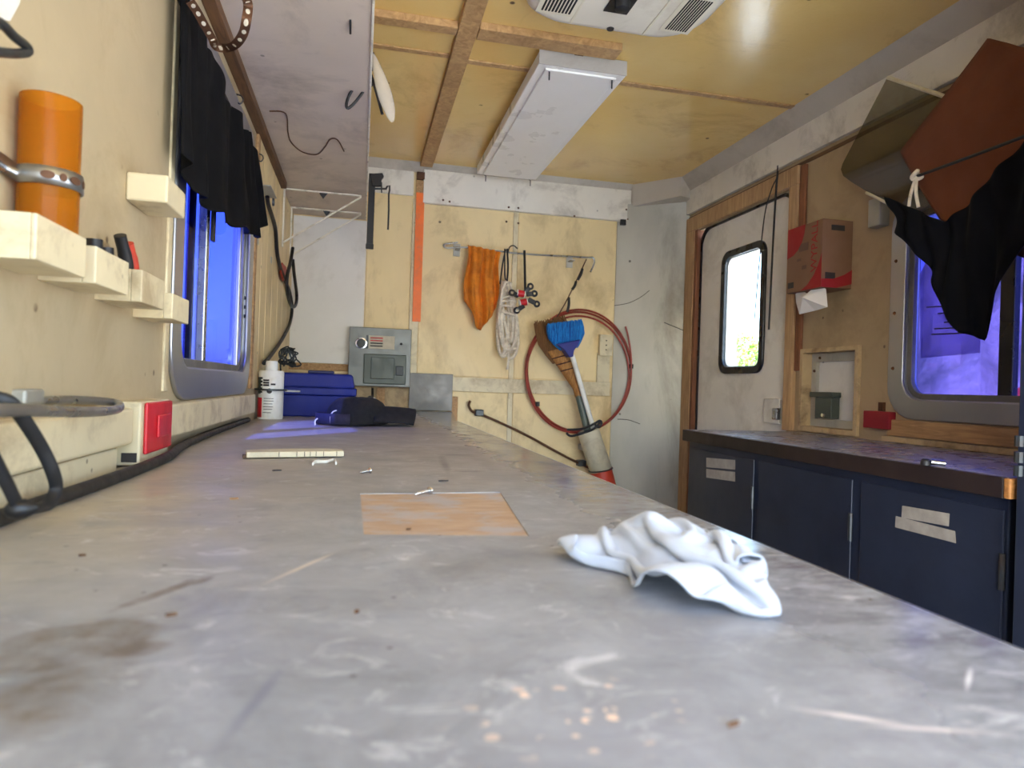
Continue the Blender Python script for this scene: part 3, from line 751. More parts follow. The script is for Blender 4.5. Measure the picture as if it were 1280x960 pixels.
# amber tube with perforated strap
TY = at(62, 200, x=-.321).y
tb = thing('amber_tube', 'open amber plastic tube standing on the largest wooden holder', 'tube', (-.321, TY, .142))
zt = at(62, 124, x=-.321).z
MB().lathe((-.321, TY, .111), (0, 0, 1), [(.0277, 0), (.0277, zt - .111), (.0252, zt - .111), (.0252, .004)], 32, cap=False).build('tube_wall', 'amber', tb, smooth=True)
zs = at(62, 202, x=-.29).z
stp = MB()
pts = [V((XL + .006, TY - .062, zs + .006)), V((XL + .008, TY - .045, zs + .006))]
for k in range(13):
    a = math.radians(-128 + 256 * k / 12); pts.append(V((-.321 + .0302 * math.cos(a), TY + .0302 * math.sin(a), zs)))
pts += [V((XL + .008, TY + .045, zs - .004)), V((XL + .006, TY + .055, zs - .004))]
n = len(pts)
stp.add([p + V((0, 0, -.009)) for p in pts] + [p + V((0, 0, .009)) for p in pts], [(i, i + 1, n + i + 1, n + i) for i in range(n - 1)])
sp_ = stp.build('strap', 'steel', tb, solid=.0016, smooth=True)
for k, a in enumerate((-70, -45, -22, 5)):
    a = math.radians(a); u = V((math.cos(a), math.sin(a), 0)); w = V((-u.y, u.x, 0)); c = V((-.321, TY, zs)) + u * .0312
    rr = (.0065, .0035)[k % 2]
    MB().prism([c + w * rr * math.cos(t * math.pi / 6) + V((0, 0, 1)) * .0042 * math.sin(t * math.pi / 6) for t in range(12)], u * .0006).build('strap_hole', 'rust', sp_)
MB().lathe((XL + .007, TY - .055, zs + .006), (1, 0, 0), [(.006, 0), (.005, .004), (.002, .005)], 10).build('screw_head', 'chrome', tb)

# steel handles at the left photo edge
hk = [at(px, py, x=-.30) for px, py in ((-14, 22), (2, 30), (18, 46), (33, 58), (34, 65), (20, 67), (-2, 65), (-16, 64))]
tag(MB().tube(hk, .0042, 12).build('steel_ring', 'dark_steel', smooth=True), 'dark steel ring at the top left photo edge', 'ring')
q = [at(px, py, x=XL + .006) for px, py in ((-20, -20), (27, -20), (22, 4), (10, 26), (-20, 20))]
tag(MB().prism(q, (.002, 0, 0)).build('paper_sheet', 'white_plastic'), 'corner of white sheet on the wall behind the steel ring', 'paper')
hd = thing('holder_ring', 'round steel rod loop jutting from the wall above the left ledge', 'rod', at(40, 505, x=-.33))
hp_ = [at(-12, 513, x=-.27), at(40, 513, x=-.275), at(100, 515, x=-.28), at(140, 513, x=-.29), at(150, 508, x=-.305), at(140, 503, x=-.325), at(95, 500, x=-.34), at(40, 502, x=-.345)]
MB().tube(hp_, .0055, 12).build('rod', 'steel', hd, smooth=True)
p = at(37, 498, x=-.343); MB().box(p + V((-.012, -.022, -.006)), p + V((.006, .022, .010))).build('clamp', 'galv', hd, bevel=.003)
tag(MB().tube([at(-8, 497, x=-.29), at(12, 503, x=-.28), at(30, 525, x=-.275), at(52, 560, x=-.27), at(66, 590, x=-.265), at(70, 612, x=-.265), at(60, 630, x=-.265), at(42, 636, x=-.265), at(24, 638, x=-.265)], .0058, 10, flat=.45).build('black_strap', 'black', smooth=True),
    'black rubber strap looping under the steel rod', 'strap')
st2 = thing('black_toggle_strap', 'straight black strap ending in a small round toggle on the bench', 'strap', at(25, 640, x=-.255))
MB().tube([at(-14, 560, x=-.262), at(4, 595, x=-.258), at(20, 628, x=-.255)], .006, 10, flat=.4).build('band', 'black', st2, smooth=True)
p = at(27, 637, x=-.252); MB().lathe(p - V((.011, .003, 0)), (1, .3, .05), [(.002, 0), (.006, .003), (.0078, .008), (.0075, .014), (.005, .019), (.002, .022)], 14).build('toggle', 'black', st2, smooth=True)

# ledges, red switch box, hose
lg = thing('wall_ledge', 'cream wall ledge behind the steel rod', 'ledge', (XL + .02, .5, -.139))
MB().box((XL, YR + .03, -.103), (-.325, 1.095, -.050)).build('upper_board', 'cream_trim', lg, bevel=.004)
MB().box((XL, YR + .03, -.1395), (-.334, 1.06, -.106)).build('lower_board', 'cream_trim', lg, bevel=.003)
lg2 = MB().box((XL, 1.265, -.112), (-.327, 2.30, -.052)).build('wall_ledge', 'cream_trim', bevel=.004)
tag(lg2, 'dirty cream ledge below the left window', 'ledge')
bx = thing('switch_box', 'cream outlet box with red cover plate on the left ledge', 'switch box', (XL + .02, 1.17, -.135))
MB().box((XL, 1.105, -.137), (-.3185, 1.26, -.041)).build('box_body', 'cream_trim', bx, bevel=.003)
rp = MB().box((-.3183, 1.118, -.122), (-.3125, 1.256, -.043)).build('cover_plate', 'red_plastic', bx, bevel=.003, label='red cover plate')
MB().box((-.3124, 1.165, -.100), (-.3085, 1.235, -.064)).build('rocker', 'red_plastic', rp, bevel=.002)
MB().box((XL + .012, 1.1035, -.132), (-.322, 1.1048, -.118)).build('chipped_paint', 'ink', bx)
hs = [(-.318, -.3, H + .008), (-.315, .4, H + .008), (-.308, .72, H + .008), (-.30, .9, H + .008), (-.297, 1.05, H + .008), (-.301, 1.2, H + .008), (-.326, 1.42, H + .008), (-.338, 1.8, H + .008), (-.34, 2.25, H + .008)]
tag(MB().tube(hs, .0078, 12).build('hose', 'black', smooth=True), 'black hose lying along the bench against the left wall', 'hose')

# black curtain over the left window
def curtL(u, v):
    y = lerp(1.262, 2.14, u)
    ztop = .675 + .010 * math.sin(u * 9) + .008 * math.sin(u * 23) - .02 * max(0, u - .85) * 6
    zbot = pl([(0, .385), (.06, .372), (.13, .355), (.3, .352), (.42, .362), (.55, .382), (.70, .398), (.86, .425), (1, .50)], u) + .008 * math.sin(u * 31) * math.sin(u * 12)
    z = lerp(ztop, zbot, v)
    ph = u * 34 + 2.2 * math.sin(u * 7) + .8 * v * math.sin(u * 5)
    x = -.328 + (.007 + .007 * v) * math.sin(ph) + .005 * math.sin(ph * 2.3 + v * 2) * (1 - .4 * v) + .010 * v
    x += .004 * noise.noise(V((u * 14, v * 3, 4)))
    y += .16 * v * u * u
    return V((x, y, z))
cu = thing('black_curtain', 'black gathered curtain hanging over the left window', 'curtain', (-.33, 1.7, .36))
MB().grid(120, 40, curtL).build('cloth', 'black_cloth', cu, smooth=True, solid=.002)
MB().tube([(-.338, 1.20, .672), (-.338, 2.16, .672)], .004, 8, smooth=False).build('rod', 'dark_steel', cu)

# perforated hanger strap hanging from the shelf above the curtain
ch = thing('perforated_strap', 'loop of rusty perforated hanger strap above the black curtain', 'strap', at(275, 55, x=-.29))
cp = [at(px, py, x=xx) for px, py, xx in ((238, 2, -.300), (246, 14, -.297), (256, 32, -.292), (265, 48, -.29), (270, 58, -.28), (283, 60, -.26), (295, 55, -.23), (304, 42, -.21), (308, 25, -.20), (310, 5, -.20), (303, -12, -.20))]
sps = spline([V(p) for p in cp], 6)
rib = MB(); n = len(sps); wds = []
for k in range(n):
    d = (sps[min(k + 1, n - 1)] - sps[max(k - 1, 0)]).normalized()
    wds.append(d.cross(V((-.2, .85, .5))).normalized() * .0075)
rib.add([p - w for p, w in zip(sps, wds)] + [p + w for p, w in zip(sps, wds)], [(i, i + 1, n + i + 1, n + i) for i in range(n - 1)])
rb = rib.build('band', 'rust', ch, solid=.0014)
for i in range(3, n - 2, 4):
    d = (sps[i + 1] - sps[i - 1]).normalized(); wu = wds[i].normalized(); nn = d.cross(wu)
    MB().prism([sps[i] - nn * .0011 + d * .0065 * math.cos(t * math.pi / 5) + wu * .0036 * math.sin(t * math.pi / 5) for t in range(10)], nn * .0022).build('hole', 'white_edge', rb)
for px, py, lab in ((299, 124, 'small dark cup hook on the wall nearer the perforated strap'), (325, 197, 'small dark cup hook on the wall above the grey junction box')):
    p = at(px, py, x=XL + .012)
    tag(MB().tube([p + V((-.012, 0, .012)), p + V((.004, 0, .010)), p + V((.010, 0, 0)), p + V((.004, 0, -.012)), p + V((-.004, 0, -.010))], .002, 8).build('cup_hook', 'dark_steel', smooth=True), lab, 'hook', 'cup hooks')

# junction box and cables
jb = thing('junction_box', 'grey metal junction box right of the black curtain', 'junction box', at(334, 250, x=XL))
a = at(326, 224, x=XL + .012); b = at(343, 254, x=XL + .012)
MB().box((XL + .008, a.y, b.z - .03), (XL + .045, a.y + .16, a.z - .02)).build('box', 'galv', jb, bevel=.003)
MB().lathe((XL + .045, a.y + .05, a.z - .06), (1, 0, 0), [(.014, 0), (.012, .006)], 14).build('knockout', 'dark_steel', jb)
tag(MB().tube([at(px, py, x=-.334) for px, py in ((334, 246), (336, 258), (344, 285), (347, 320), (354, 345), (362, 365), (365, 385), (362, 405), (352, 425), (338, 445), (330, 454))], .0075, 10).build('cable', 'black', smooth=True),
    'thick black cable curving from the junction box to the spray can', 'cable')
lc = [at(px, py, x=-.316) for px, py in ((366, 310), (363, 328), (359, 345), (359, 365), (364, 382), (369, 382), (371, 370), (368, 345), (366, 325))]
tag(MB().tube(lc, .0075, 10).build('cable_loop', 'black', smooth=True), 'short doubled black cable hanging below the shelf bracket', 'cable')
rt = [at(px, py, x=-.335) for px, py in ((352, 328), (357, 334), (358, 345), (353, 352), (350, 340))]
tag(MB().prism(rt, (.003, 0, 0)).build('red_tag', 'red_base'), 'small red tag behind the black cables', 'tag')
for px, py in ((322, 301), (339, 325)):
    p = at(px, py, x=XL + .0082); MB().box(p + V((0, -.02, -.012)), p + V((.0008, .02, .012))).build('wall_clip', 'galv', wall_left, bevel=.001)

# bench back-left: spray can, toolbox, wire bundle, cap, breaker panel
can = thing('spray_can', 'white spray can with red and dark label left of the blue toolbox', 'spray can', (-.302, 2.475, H))
cc = V((-.302, 2.475, H)); r_ = .0425
zc_ = at(333, 463, y=2.45).z
hcan = zc_ - H
MB().lathe(cc, (0, 0, 1), [(r_ * .96, 0), (r_, .006), (r_, hcan - .006), (r_ * .92, hcan)], 28).build('body', 'can_white', can, smooth=True)
MB().lathe(cc, (0, 0, 1), [(r_ * .5, hcan), (r_ * .48, hcan + .028), (r_ * .42, hcan + .034)], 20).build('nozzle_cap', 'white_plastic', can, smooth=True)
def sector(name, mat, a0, a1, z0, z1, rr=None):
    MB().lathe(cc, (0, 0, 1), [((rr or r_) + .0006, z0), ((rr or r_) + .0006, z1)], 8, math.radians(a0), math.radians(a1), False).build(name, mat, can, smooth=True, solid=.0003)
sector('label_side', 'can_green', 195, 226, hcan * .52, hcan * .86)
sector('label_side', 'red_plastic', 195, 236, .006, hcan * .44)
for k, (z, a0, a1) in enumerate(((.78, 240, 268), (.73, 240, 268), (.68, 240, 268), (.70, 275, 296), (.42, 245, 290), (.37, 245, 290), (.31, 245, 285), (.25, 242, 288), (.20, 245, 285), (.13, 242, 280))):
    sector('print_line', 'ink', a0, a1, hcan * z, hcan * z + (.006 if k < 4 else .002))
for k in range(5):
    sector('print_spot', 'ink', 226, 236, hcan * (.54 + .07 * k), hcan * (.58 + .07 * k))
MB().lathe(cc + V((0, -r_ - .0006, hcan * .58)), (0, -1, 0), [(.009, 0), (.009, .0004)], 14).build('print_logo', 'ink', can)
kc = thing('can_clip', 'flat dark metal clip arm around the spray can', 'clip', (-.31, 2.47, H + .07))
zk = at(330, 487, y=2.43).z
MB().lathe((cc.x, cc.y, zk), (0, 0, 1), [(r_ + .002, -.003), (r_ + .012, -.003), (r_ + .012, .003), (r_ + .002, .003), (r_ + .002, -.003)], 28, cap=False).build('ring', 'dark_steel', kc, smooth=True)
MB().box((XL + .008, cc.y - .02, zk - .003), (cc.x - r_ - .004, cc.y + .02, zk + .003)).build('wall_arm', 'dark_steel', kc)
MB().box((cc.x + r_ + .004, cc.y - .008, zk - .006), (cc.x + r_ + .055, cc.y + .008, zk)).build('tail', 'galv', kc)

tbx = thing('toolbox', 'blue plastic toolbox on the bench between spray can and breaker panel', 'toolbox', (-.16, 2.75, H))
x0, x1 = -.305, -.020; ytb = 2.66
zt_ = at(400, 467, y=ytb + .05).z
zl = lerp(H, zt_, .50)
def frustum(x0, x1, y0, y1, z0, z1, ins):
    return MB().add([(x0, y0, z0), (x1, y0, z0), (x1, y1, z0), (x0, y1, z0), (x0 + ins, y0 + ins, z1), (x1 - ins, y0 + ins, z1), (x1 - ins, y1 - ins, z1), (x0 + ins, y1 - ins, z1)],
                    [(0, 3, 2, 1), (4, 5, 6, 7), (0, 1, 5, 4), (1, 2, 6, 5), (2, 3, 7, 6), (3, 0, 4, 7)])
frustum(x0, x1, ytb, ytb + .19, H, zl - .001, -.006).build('base', 'blue_box', tbx, bevel=.006)
frustum(x0 - .008, x1 + .008, ytb - .008, ytb + .198, zl, zl + .028, 0).build('rim', 'blue_box', tbx, bevel=.004)
frustum(x0, x1 + .002, ytb, ytb + .19, zl + .0285, zt_, .012).build('lid', 'blue_box', tbx, bevel=.008)
MB().box((x1 + .004, ytb + .03, H + .03), (x1 + .022, ytb + .16, zl - .01)).build('end_latch', 'blue_box_dark', tbx, bevel=.004)
MB().box((-.2, ytb + .08, zt_), (-.10, ytb + .11, zt_ + .012)).build('handle', 'blue_box_dark', tbx, bevel=.004)
wbm = MB()
cw = at(361, 454, y=2.76); cw.z = zt_ + .062
for k in range(6):
    a = random.uniform(0, 3); rr = random.uniform(.022, .042)
    u = V((math.cos(a), math.sin(a) * .6, 0)).normalized(); w = V((0, .3 * math.sin(k * 2), 1)).normalized()
    wbm.tube([cw + V((random.uniform(-.02, .02), 0, random.uniform(-.012, .012))) + u * rr * math.cos(t * math.pi / 6) + w * rr * math.sin(t * math.pi / 6) for t in range(12)], .003, 6, closed=True, sub=3)
wbm.tube([cw + V((-.03, .02, .03)), cw + V((-.034, .02, -.02)), cw + V((-.03, .01, -.055))], .003, 6)
tag(wbm.build('wire_bundle', 'dark_steel', smooth=True), 'tangle of dark wire loops on top of the blue toolbox', 'wire')

cap = thing('baseball_cap', 'black baseball cap lying on the bench in front of the toolbox', 'cap', (.02, 2.22, H))
def dome(u, v):
    a = 2 * math.pi * u; e = v * math.pi / 2
    cx, cy = -.005, 2.235
    rx, ry, rz = .098, .10, .083
    k = 1 - .10 * max(0, math.sin(a)) 
    return V((cx + rx * math.cos(a) * math.cos(e) ** .55 * k, cy + ry * math.sin(a) * math.cos(e) ** .55, H + .005 + rz * math.sin(e) ** .8 + .006 * noise.noise(V((a * 1.4, e * 3, 1))) * math.cos(e)))
MB().grid(40, 14, dome).build('crown', 'cap_cloth', cap, smooth=True, solid=.003)
def bill(u, v):
    t = (v - .5) * 2
    xx = lerp(.045, .180 - .010 * abs(t) ** 4, u)
    yy = 2.225 + t * .085 * (1 - .10 * u)
    zz = H + .060 - .046 * abs(t) ** 2.6 - .007 * u ** 3
    return V((xx, yy, zz))
MB().grid(16, 20, bill).build('bill', 'cap_cloth', cap, smooth=True, solid=.005)
MB().tube([bill(.98, v) + V((.001, 0, .001)) for v in (0, .1, .25, .5, .75, .9, 1)], .0028, 6).build('bill_edge', 'cap_cloth', cap, smooth=True)
def strapf(u, v):
    a = math.pi * (.62 + .95 * u)
    return V((-.045 + .088 * math.cos(a), 2.215 + .085 * math.sin(a), H + .004 + v * .034))
MB().grid(16, 2, strapf).build('back_strap', 'cap_violet', cap, smooth=True, solid=.003)
MB().tube([at(px, py, y=2.14) for px, py in ((413, 531), (413, 521), (416, 515), (421, 513))], .002, 6).build('piping', 'white_edge', cap)
MB().tube([dome(.0 + k * .03, .80 - .04 * k) + V((0, -.004, .004)) for k in range(4)], .0018, 6).build('piping', 'white_edge', cap)
MB().tube([at(px, py, y=2.125) for px, py in ((394, 531), (394, 526), (397, 523))], .0022, 6).build('buckle', 'white_edge', cap)

bp = thing('breaker_panel', 'grey metal breaker panel with round dial on the back wall', 'breaker panel', (.12, YB, .0))
A_ = at(437, 408, y=3.42); B_ = at(513, 486, y=3.42)
px0, px1, pz0, pz1 = A_.x, B_.x - .003, B_.z + .006, A_.z
MB().box((px0, 3.42, pz0), (px1, YB - .0125, pz1)).build('box', 'panel_metal', bp, bevel=.003)
d0 = at(455, 442, y=3.41); d1 = at(507, 481, y=3.41)
dr = MB().box((d0.x, 3.408, d1.z), (d1.x, 3.4198, d0.z)).build('door', 'panel_door', bp, bevel=.004)
MB().box((d0.x + .035, 3.402, d1.z + .025), (d0.x + .15, 3.4079, d0.z - .015)).build('raised_field', 'panel_door', dr, bevel=.004)
MB().box((d1.x - .052, 3.401, d1.z + .045), (d1.x - .014, 3.4079, d0.z - .055)).build('latch', 'panel_dark', dr, bevel=.003)
c = at(451.5, 429, y=3.415)
dm = MB().lathe((c.x, 3.4199, c.z), (0, -1, 0), [(.028, 0), (.028, .010), (.022, .011), (.022, .003)], 24, cap=False).build('dial_ring', 'chrome', bp, smooth=True)
MB().lathe((c.x, 3.4199, c.z), (0, -1, 0), [(.022, .0), (.021, .005), (.010, .006)], 20).build('dial_face', 'panel_dark', dm, smooth=True)
l0 = at(461, 419, y=3.418); l1 = at(493, 437, y=3.418)
lb = MB().box((l0.x, 3.4175, l1.z), (l1.x, 3.4199, l0.z)).build('label_plate', 'label_pale', bp)
for k in range(4):
    for j in range(2):
        xx = lerp(l0.x + .008, l1.x - .07, j * .55); zz = lerp(l0.z - .012, l1.z + .014, k / 3)
        MB().box((xx, 3.4168, zz - .003), (xx + .034, 3.4174, zz + .003)).build('print_line', 'ink_red' if k < 2 else 'ink', lb)
MB().box((l0.x - .012, 3.4168, l1.z), (l0.x - .002, 3.4199, l0.z)).build('dark_stripe', 'panel_dark', bp)
c = at(501.5, 430, y=3.419); MB().lathe((c.x, 3.4199, c.z), (0, -1, 0), [(.0065, 0), (.0065, .002)], 12).build('knockout', 'slot', bp)
tag(MB().tube([(.062, 3.40, pz0 - .012), (.06, 3.30, pz0 - .05), (.045, 3.1, -.068), (.03, 2.75, -.075), (.02, 2.5, -.07), (.02, 2.36, -.07)], .006, 8).build('power_cord', 'black', smooth=True), 'black cord running from breaker panel down behind the cap', 'cord')
MB().box((.085, 3.46, H), (.125, YB - .0125, pz0 - .006)).build('support_block', 'tan_wood', bp)
mp = [at(512, 466, y=YB - .02), at(569, 470, y=YB - .02), at(567, 512, y=YB - .02), at(512, 511, y=YB - .02)]
tag(MB().box((mp[0].x, YB - .028, H + .002), (mp[1].x - .012, YB - .02, mp[0].z)).build('metal_plate', 'zinc', bevel=.002), 'square zinc plate on the back wall right of the breaker panel', 'plate')

# ------------------------------------------------------------------ loose things on the bench
stick = thing('wooden_batten', 'short flat wooden batten lying on the bench with pencil ticks', 'batten', at(368, 575, z=H))
a = at(308, 574, z=H); b = at(430, 572, z=H)
dd = (b - a).normalized(); nn = V((-dd.y, dd.x, 0))
prof = []
sb = MB()
nb = 14
vs = []
for i in range(nb + 1):
    t = i / nb; p = a.lerp(b, t); wv = .020 + .018 * math.sin(math.pi * t) ** .6
    for s_, zz in ((0, .002), (0, .012), (1, .014), (1, .002)):
        vs.append(p + nn * (wv * s_) + V((0, 0, zz)))
fs = [(0, 1, 2, 3), (nb * 4, nb * 4 + 3, nb * 4 + 2, nb * 4 + 1)]
for i in range(nb):
    for k in range(4): fs.append((i * 4 + k, i * 4 + (k + 1) % 4, i * 4 + 4 + (k + 1) % 4, i * 4 + 4 + k))
sb.add(vs, fs)
bt = sb.build('slat', 'tan_wood' if False else 'pvc', stick, bevel=.0015)
for t in (.32, .5, .58, .64, .7, .78, .92):
    p = a.lerp(b, t)
    MB().bar(p + V((0, -.0004, .003)), p + V((0, -.0004, .012)), .001, .0006).build('pencil_tick', 'ink', bt)
p = a + V((-.004, .012, .004)); MB().obox(p, dd * .004, nn * .006, V((0, 0, .003))).build('dark_end', 'brown_wood', stick)

def screw(label, head, tip):
    h = at(*head, z=H + .0045); t = at(*tip, z=H + .0016)
    r = thing('screw', label, 'screw', V((h.x, h.y, H)))
    d = (t - h).normalized()
    MB().lathe(h, d, [(.0018, -.001), (.0050, 0), (.0050, .0018), (.003, .003)], 14).build('head', 'chrome', r, smooth=True)
    L = (t - h).length
    pr = [(.0022, .002)]
    k = 0
    z = .005
    while z < L - .004:
        pr += [(.0026, z), (.0017, z + .0008)]; z += .0018
    pr += [(.0003, L)]
    MB().lathe(h, d, pr, 10).build('shank', 'chrome', r, smooth=True)
screw('shiny screw lying at the back edge of the bare tan patch', (538, 613), (518, 618))
screw('small screw lying on the bench right of the wooden batten', (463, 588), (449, 591))
tag(MB().tube([at(px, py, z=H + .003) for px, py in ((391, 580), (395, 577), (408, 577), (418, 575), (420, 579))], .0028, 8, flat=.5).build('plastic_clip', 'white_plastic', smooth=True), 'bent white plastic piece in front of the wooden batten', 'plastic piece')
def chip(px, py, l, w, lab, mat='ink', name='debris_chip', cat='chip'):
    p = at(px, py, z=H + .002)
    pts = [p + V((.7 * l * math.cos(a_), .55 * w * math.sin(a_) + .2 * l * math.cos(a_), 0)) * random.uniform(.45, 1.1) for a_ in [k * math.pi / 3.5 for k in range(7)]]
    tag(MB().prism([q - V((0, 0, .0019)) for q in pts], (0, 0, .0018)).build(name, mat), lab, cat)
chip(555, 600, .012, .006, 'dark splinter on the bench behind the shiny screw')
chip(347, 587, .012, .006, 'dark flake on the bench below the left half of the batten')
chip(446, 762, .0022, .002, 'small dark red crumb on the bench front left of the rag', 'rust')
chip(916, 902, .007, .002, 'dark sliver on the bench front below the rag', 'brown_wood')
chip(214, 766, .004, .002, 'dark crumb on the bench beside the brown stain', 'brown_wood')
chip(104, 692, .004, .002, 'dark crumb on the bench below the hose', 'brown_wood')
chip(293, 622, .007, .004, 'pale flake on the bench between batten and hose', 'tan_wood')
chip(511, 660, .004, .002, 'dark flake lying on the bare tan patch', 'brown_wood')

# crumpled white rag: a square cloth is gathered into its outline and left to settle
def settle_cloth(seed=7, N=56, S=.21, bend=.12, gather=110, rest=20):
    import numpy as np
    rng = np.random.default_rng(seed)
    h = S / N
    I, J = np.meshgrid(np.arange(N + 1), np.arange(N + 1), indexing='ij')
    idx = I * (N + 1) + J
    s_ = (I / N - .5) * S; t_ = (J / N - .5) * S
    x = .245 + .707 * s_ + .707 * t_; y = .485 - .707 * s_ + .707 * t_
    z = .09 + .004 * rng.standard_normal(s_.shape)
    for k in range(6):
        fx, fy = rng.uniform(15, 45, 2) * rng.choice([-1, 1], 2)
        z = z + .006 * np.sin(fx * s_ + fy * t_ + rng.uniform(0, 6.28))
    p = np.stack([x, y, z], -1).reshape(-1, 3); v = np.zeros_like(p)
    springs = []
    for di, dj, k in ((1, 0, 1.), (0, 1, 1.), (1, 1, .5), (1, -1, .5), (2, 0, bend), (0, 2, bend), (4, 0, bend * .4), (0, 4, bend * .4)):
        for par in range(2):
            m = (I + di <= N) & (J + dj <= N) & (J + dj >= 0) & (((I // max(di, 1)) % 2 if di else (J // dj) % 2) == par)
            springs.append((idx[m], idx[I[m] + di, J[m] + dj], h * float(np.hypot(di, dj)), k))
    lumps = [((.240, .505), (.264, .522), .040, .028), ((.240, .465), (.258, .455), .036, .025), ((.202, .408), (.224, .410), .026, .024), ((.184, .527), (.225, .52), .024, .017), ((.262, .43), (.268, .40), .024, .014)]
    def under(p):
        g = np.zeros(len(p))
        for a, b, w, hh in lumps:
            a = np.array(a); b = np.array(b); d = b - a
            t = np.clip(((p[:, :2] - a) @ d) / (d @ d), 0, 1)
            r = np.linalg.norm(p[:, :2] - (a + t[:, None] * d), axis=1) / w
            g = np.maximum(g, hh * np.clip(1 - r ** 2.2, 0, 1) ** .8)
        return g + .0012
    poly = np.array([(.163, .550), (.166, .508), (.203, .474), (.186, .430), (.188, .398), (.212, .380), (.232, .388), (.244, .369), (.260, .371), (.277, .400), (.284, .45), (.296, .505), (.296, .552), (.272, .576), (.245, .575), (.22, .562)])
    mid = poly.mean(0)
    def fence(p, sc):
        P = mid + (poly - mid) * sc; x, y = p[:, 0], p[:, 1]
        ins = np.zeros(len(p), bool); best = np.full(len(p), 1e9); near = np.zeros((len(p), 2))
        for k in range(len(P)):
            a = P[k]; b = P[(k + 1) % len(P)]; d = b - a
            ins ^= ((a[1] > y) != (b[1] > y)) & (x < d[0] * (y - a[1]) / (d[1] + 1e-12) + a[0])
            t = np.clip(((p[:, :2] - a) @ d) / (d @ d), 0, 1); q = a + t[:, None] * d
            dd = np.linalg.norm(p[:, :2] - q, axis=1); m = dd < best
            best[m] = dd[m]; near[m] = q[m]
        p[~ins, :2] += (near[~ins] - p[~ins, :2]) * .5
    hold_ = [((0, 0), (.170, .512, .004)), ((0, .18), (.174, .545, .016)), ((1, 1), (.262, .374, .003)), ((1, .82), (.240, .378, .004)), ((.85, 1), (.275, .403, .006)),
             ((0, .40), (.236, .566, .020)), ((.34, .50), (.262, .522, .034)), ((.62, .62), (.250, .462, .033)), ((.25, .25), (.215, .520, .028)), ((.80, .35), (.205, .405, .020)), ((1, 0), (.235, .395, .003))]
    hi = np.array([round(a * N) * (N + 1) + round(b * N) for (a, b), _ in hold_]); ht = np.array([b for _, b in hold_]); h0 = p[hi].copy()
    n = len(p); ii = np.arange(n); gi = ii // (N + 1); gj = ii % (N + 1); D = .0050; dt = 1 / 60
    for step in range(gather + rest):
        q0 = p.copy()
        v[:, 2] -= 4 * dt; v *= .94
        p = p + v * dt
        f = min(1, step / gather); f = f * f * (3 - 2 * f)
        for it in range(14):
            if step < gather: p[hi] = h0 * (1 - f) + ht * f
            for a, b, L, k in springs:
                d = p[b] - p[a]; l = np.linalg.norm(d, axis=1, keepdims=True) + 1e-9
                kk = k if L < h * 1.6 else np.where(l < L, k, k * .3)
                c = (l - L) / l * .5 * kk * d
                p[a] += c; p[b] -= c
            if it % 4 == 3:       # keep layers apart
                cell = np.floor(p / D).astype(np.int64)
                key = (cell[:, 0] + 5000) * 10 ** 9 + (cell[:, 1] + 5000) * 10 ** 4 + cell[:, 2] + 500
                order = np.argsort(key, kind='stable'); ks = key[order]; A = []; B = []
                for dx in (-1, 0, 1):
                    for dy in (-1, 0, 1):
                        for dz in (-1, 0, 1):
                            k2 = key + dx * 10 ** 9 + dy * 10 ** 4 + dz
                            lo = np.searchsorted(ks, k2, 'left'); up = np.searchsorted(ks, k2, 'right')
                            for r in range((up - lo).max()):
                                m = lo + r < up; aa = ii[m]; bb = order[(lo + r)[m]]
                                mm = (aa < bb) & (np.maximum(abs(gi[aa] - gi[bb]), abs(gj[aa] - gj[bb])) > 1)
                                A.append(aa[mm]); B.append(bb[mm])
                A = np.concatenate(A); B = np.concatenate(B)
                d = p[B] - p[A]; l = np.linalg.norm(d, axis=1) + 1e-9; m = l < D
                c = ((D - l[m]) / l[m] * .35)[:, None] * d[m]
                np.add.at(p, A[m], -c); np.add.at(p, B[m], c)
            if it % 2 == 0: fence(p, 1 + 1.6 * (1 - min(1, step / gather)))
            gz = under(p) * (.3 + .7 * min(1, step / gather)); low = p[:, 2] < gz
            p[low, 2] = gz[low]
            p[low, :2] = q0[low, :2] * .7 + p[low, :2] * .3
        v = np.clip((p - q0) / dt, -1.5, 1.5)
    return p.tolist(), N + 1
def rag():
    pts, n = settle_cloth()
    mb = MB()
    mb.add([(a, b, H + c) for a, b, c in pts], [(a * n + c, a * n + c + 1, (a + 1) * n + c + 1, (a + 1) * n + c) for a in range(n - 1) for c in range(n - 1)])
    o = mb.build('rag', 'rag')
    for p in o.data.polygons: p.use_smooth = True
    m = o.modifiers.new('relax', 'SMOOTH'); m.factor = .5; m.iterations = 2
    m = o.modifiers.new('sub', 'SUBSURF'); m.levels = 1; m.render_levels = 1
    m = o.modifiers.new('solid', 'SOLIDIFY'); m.thickness = .0012
    return tag(o, 'crumpled white cotton rag lying at the right of the bench', 'rag')
rag()

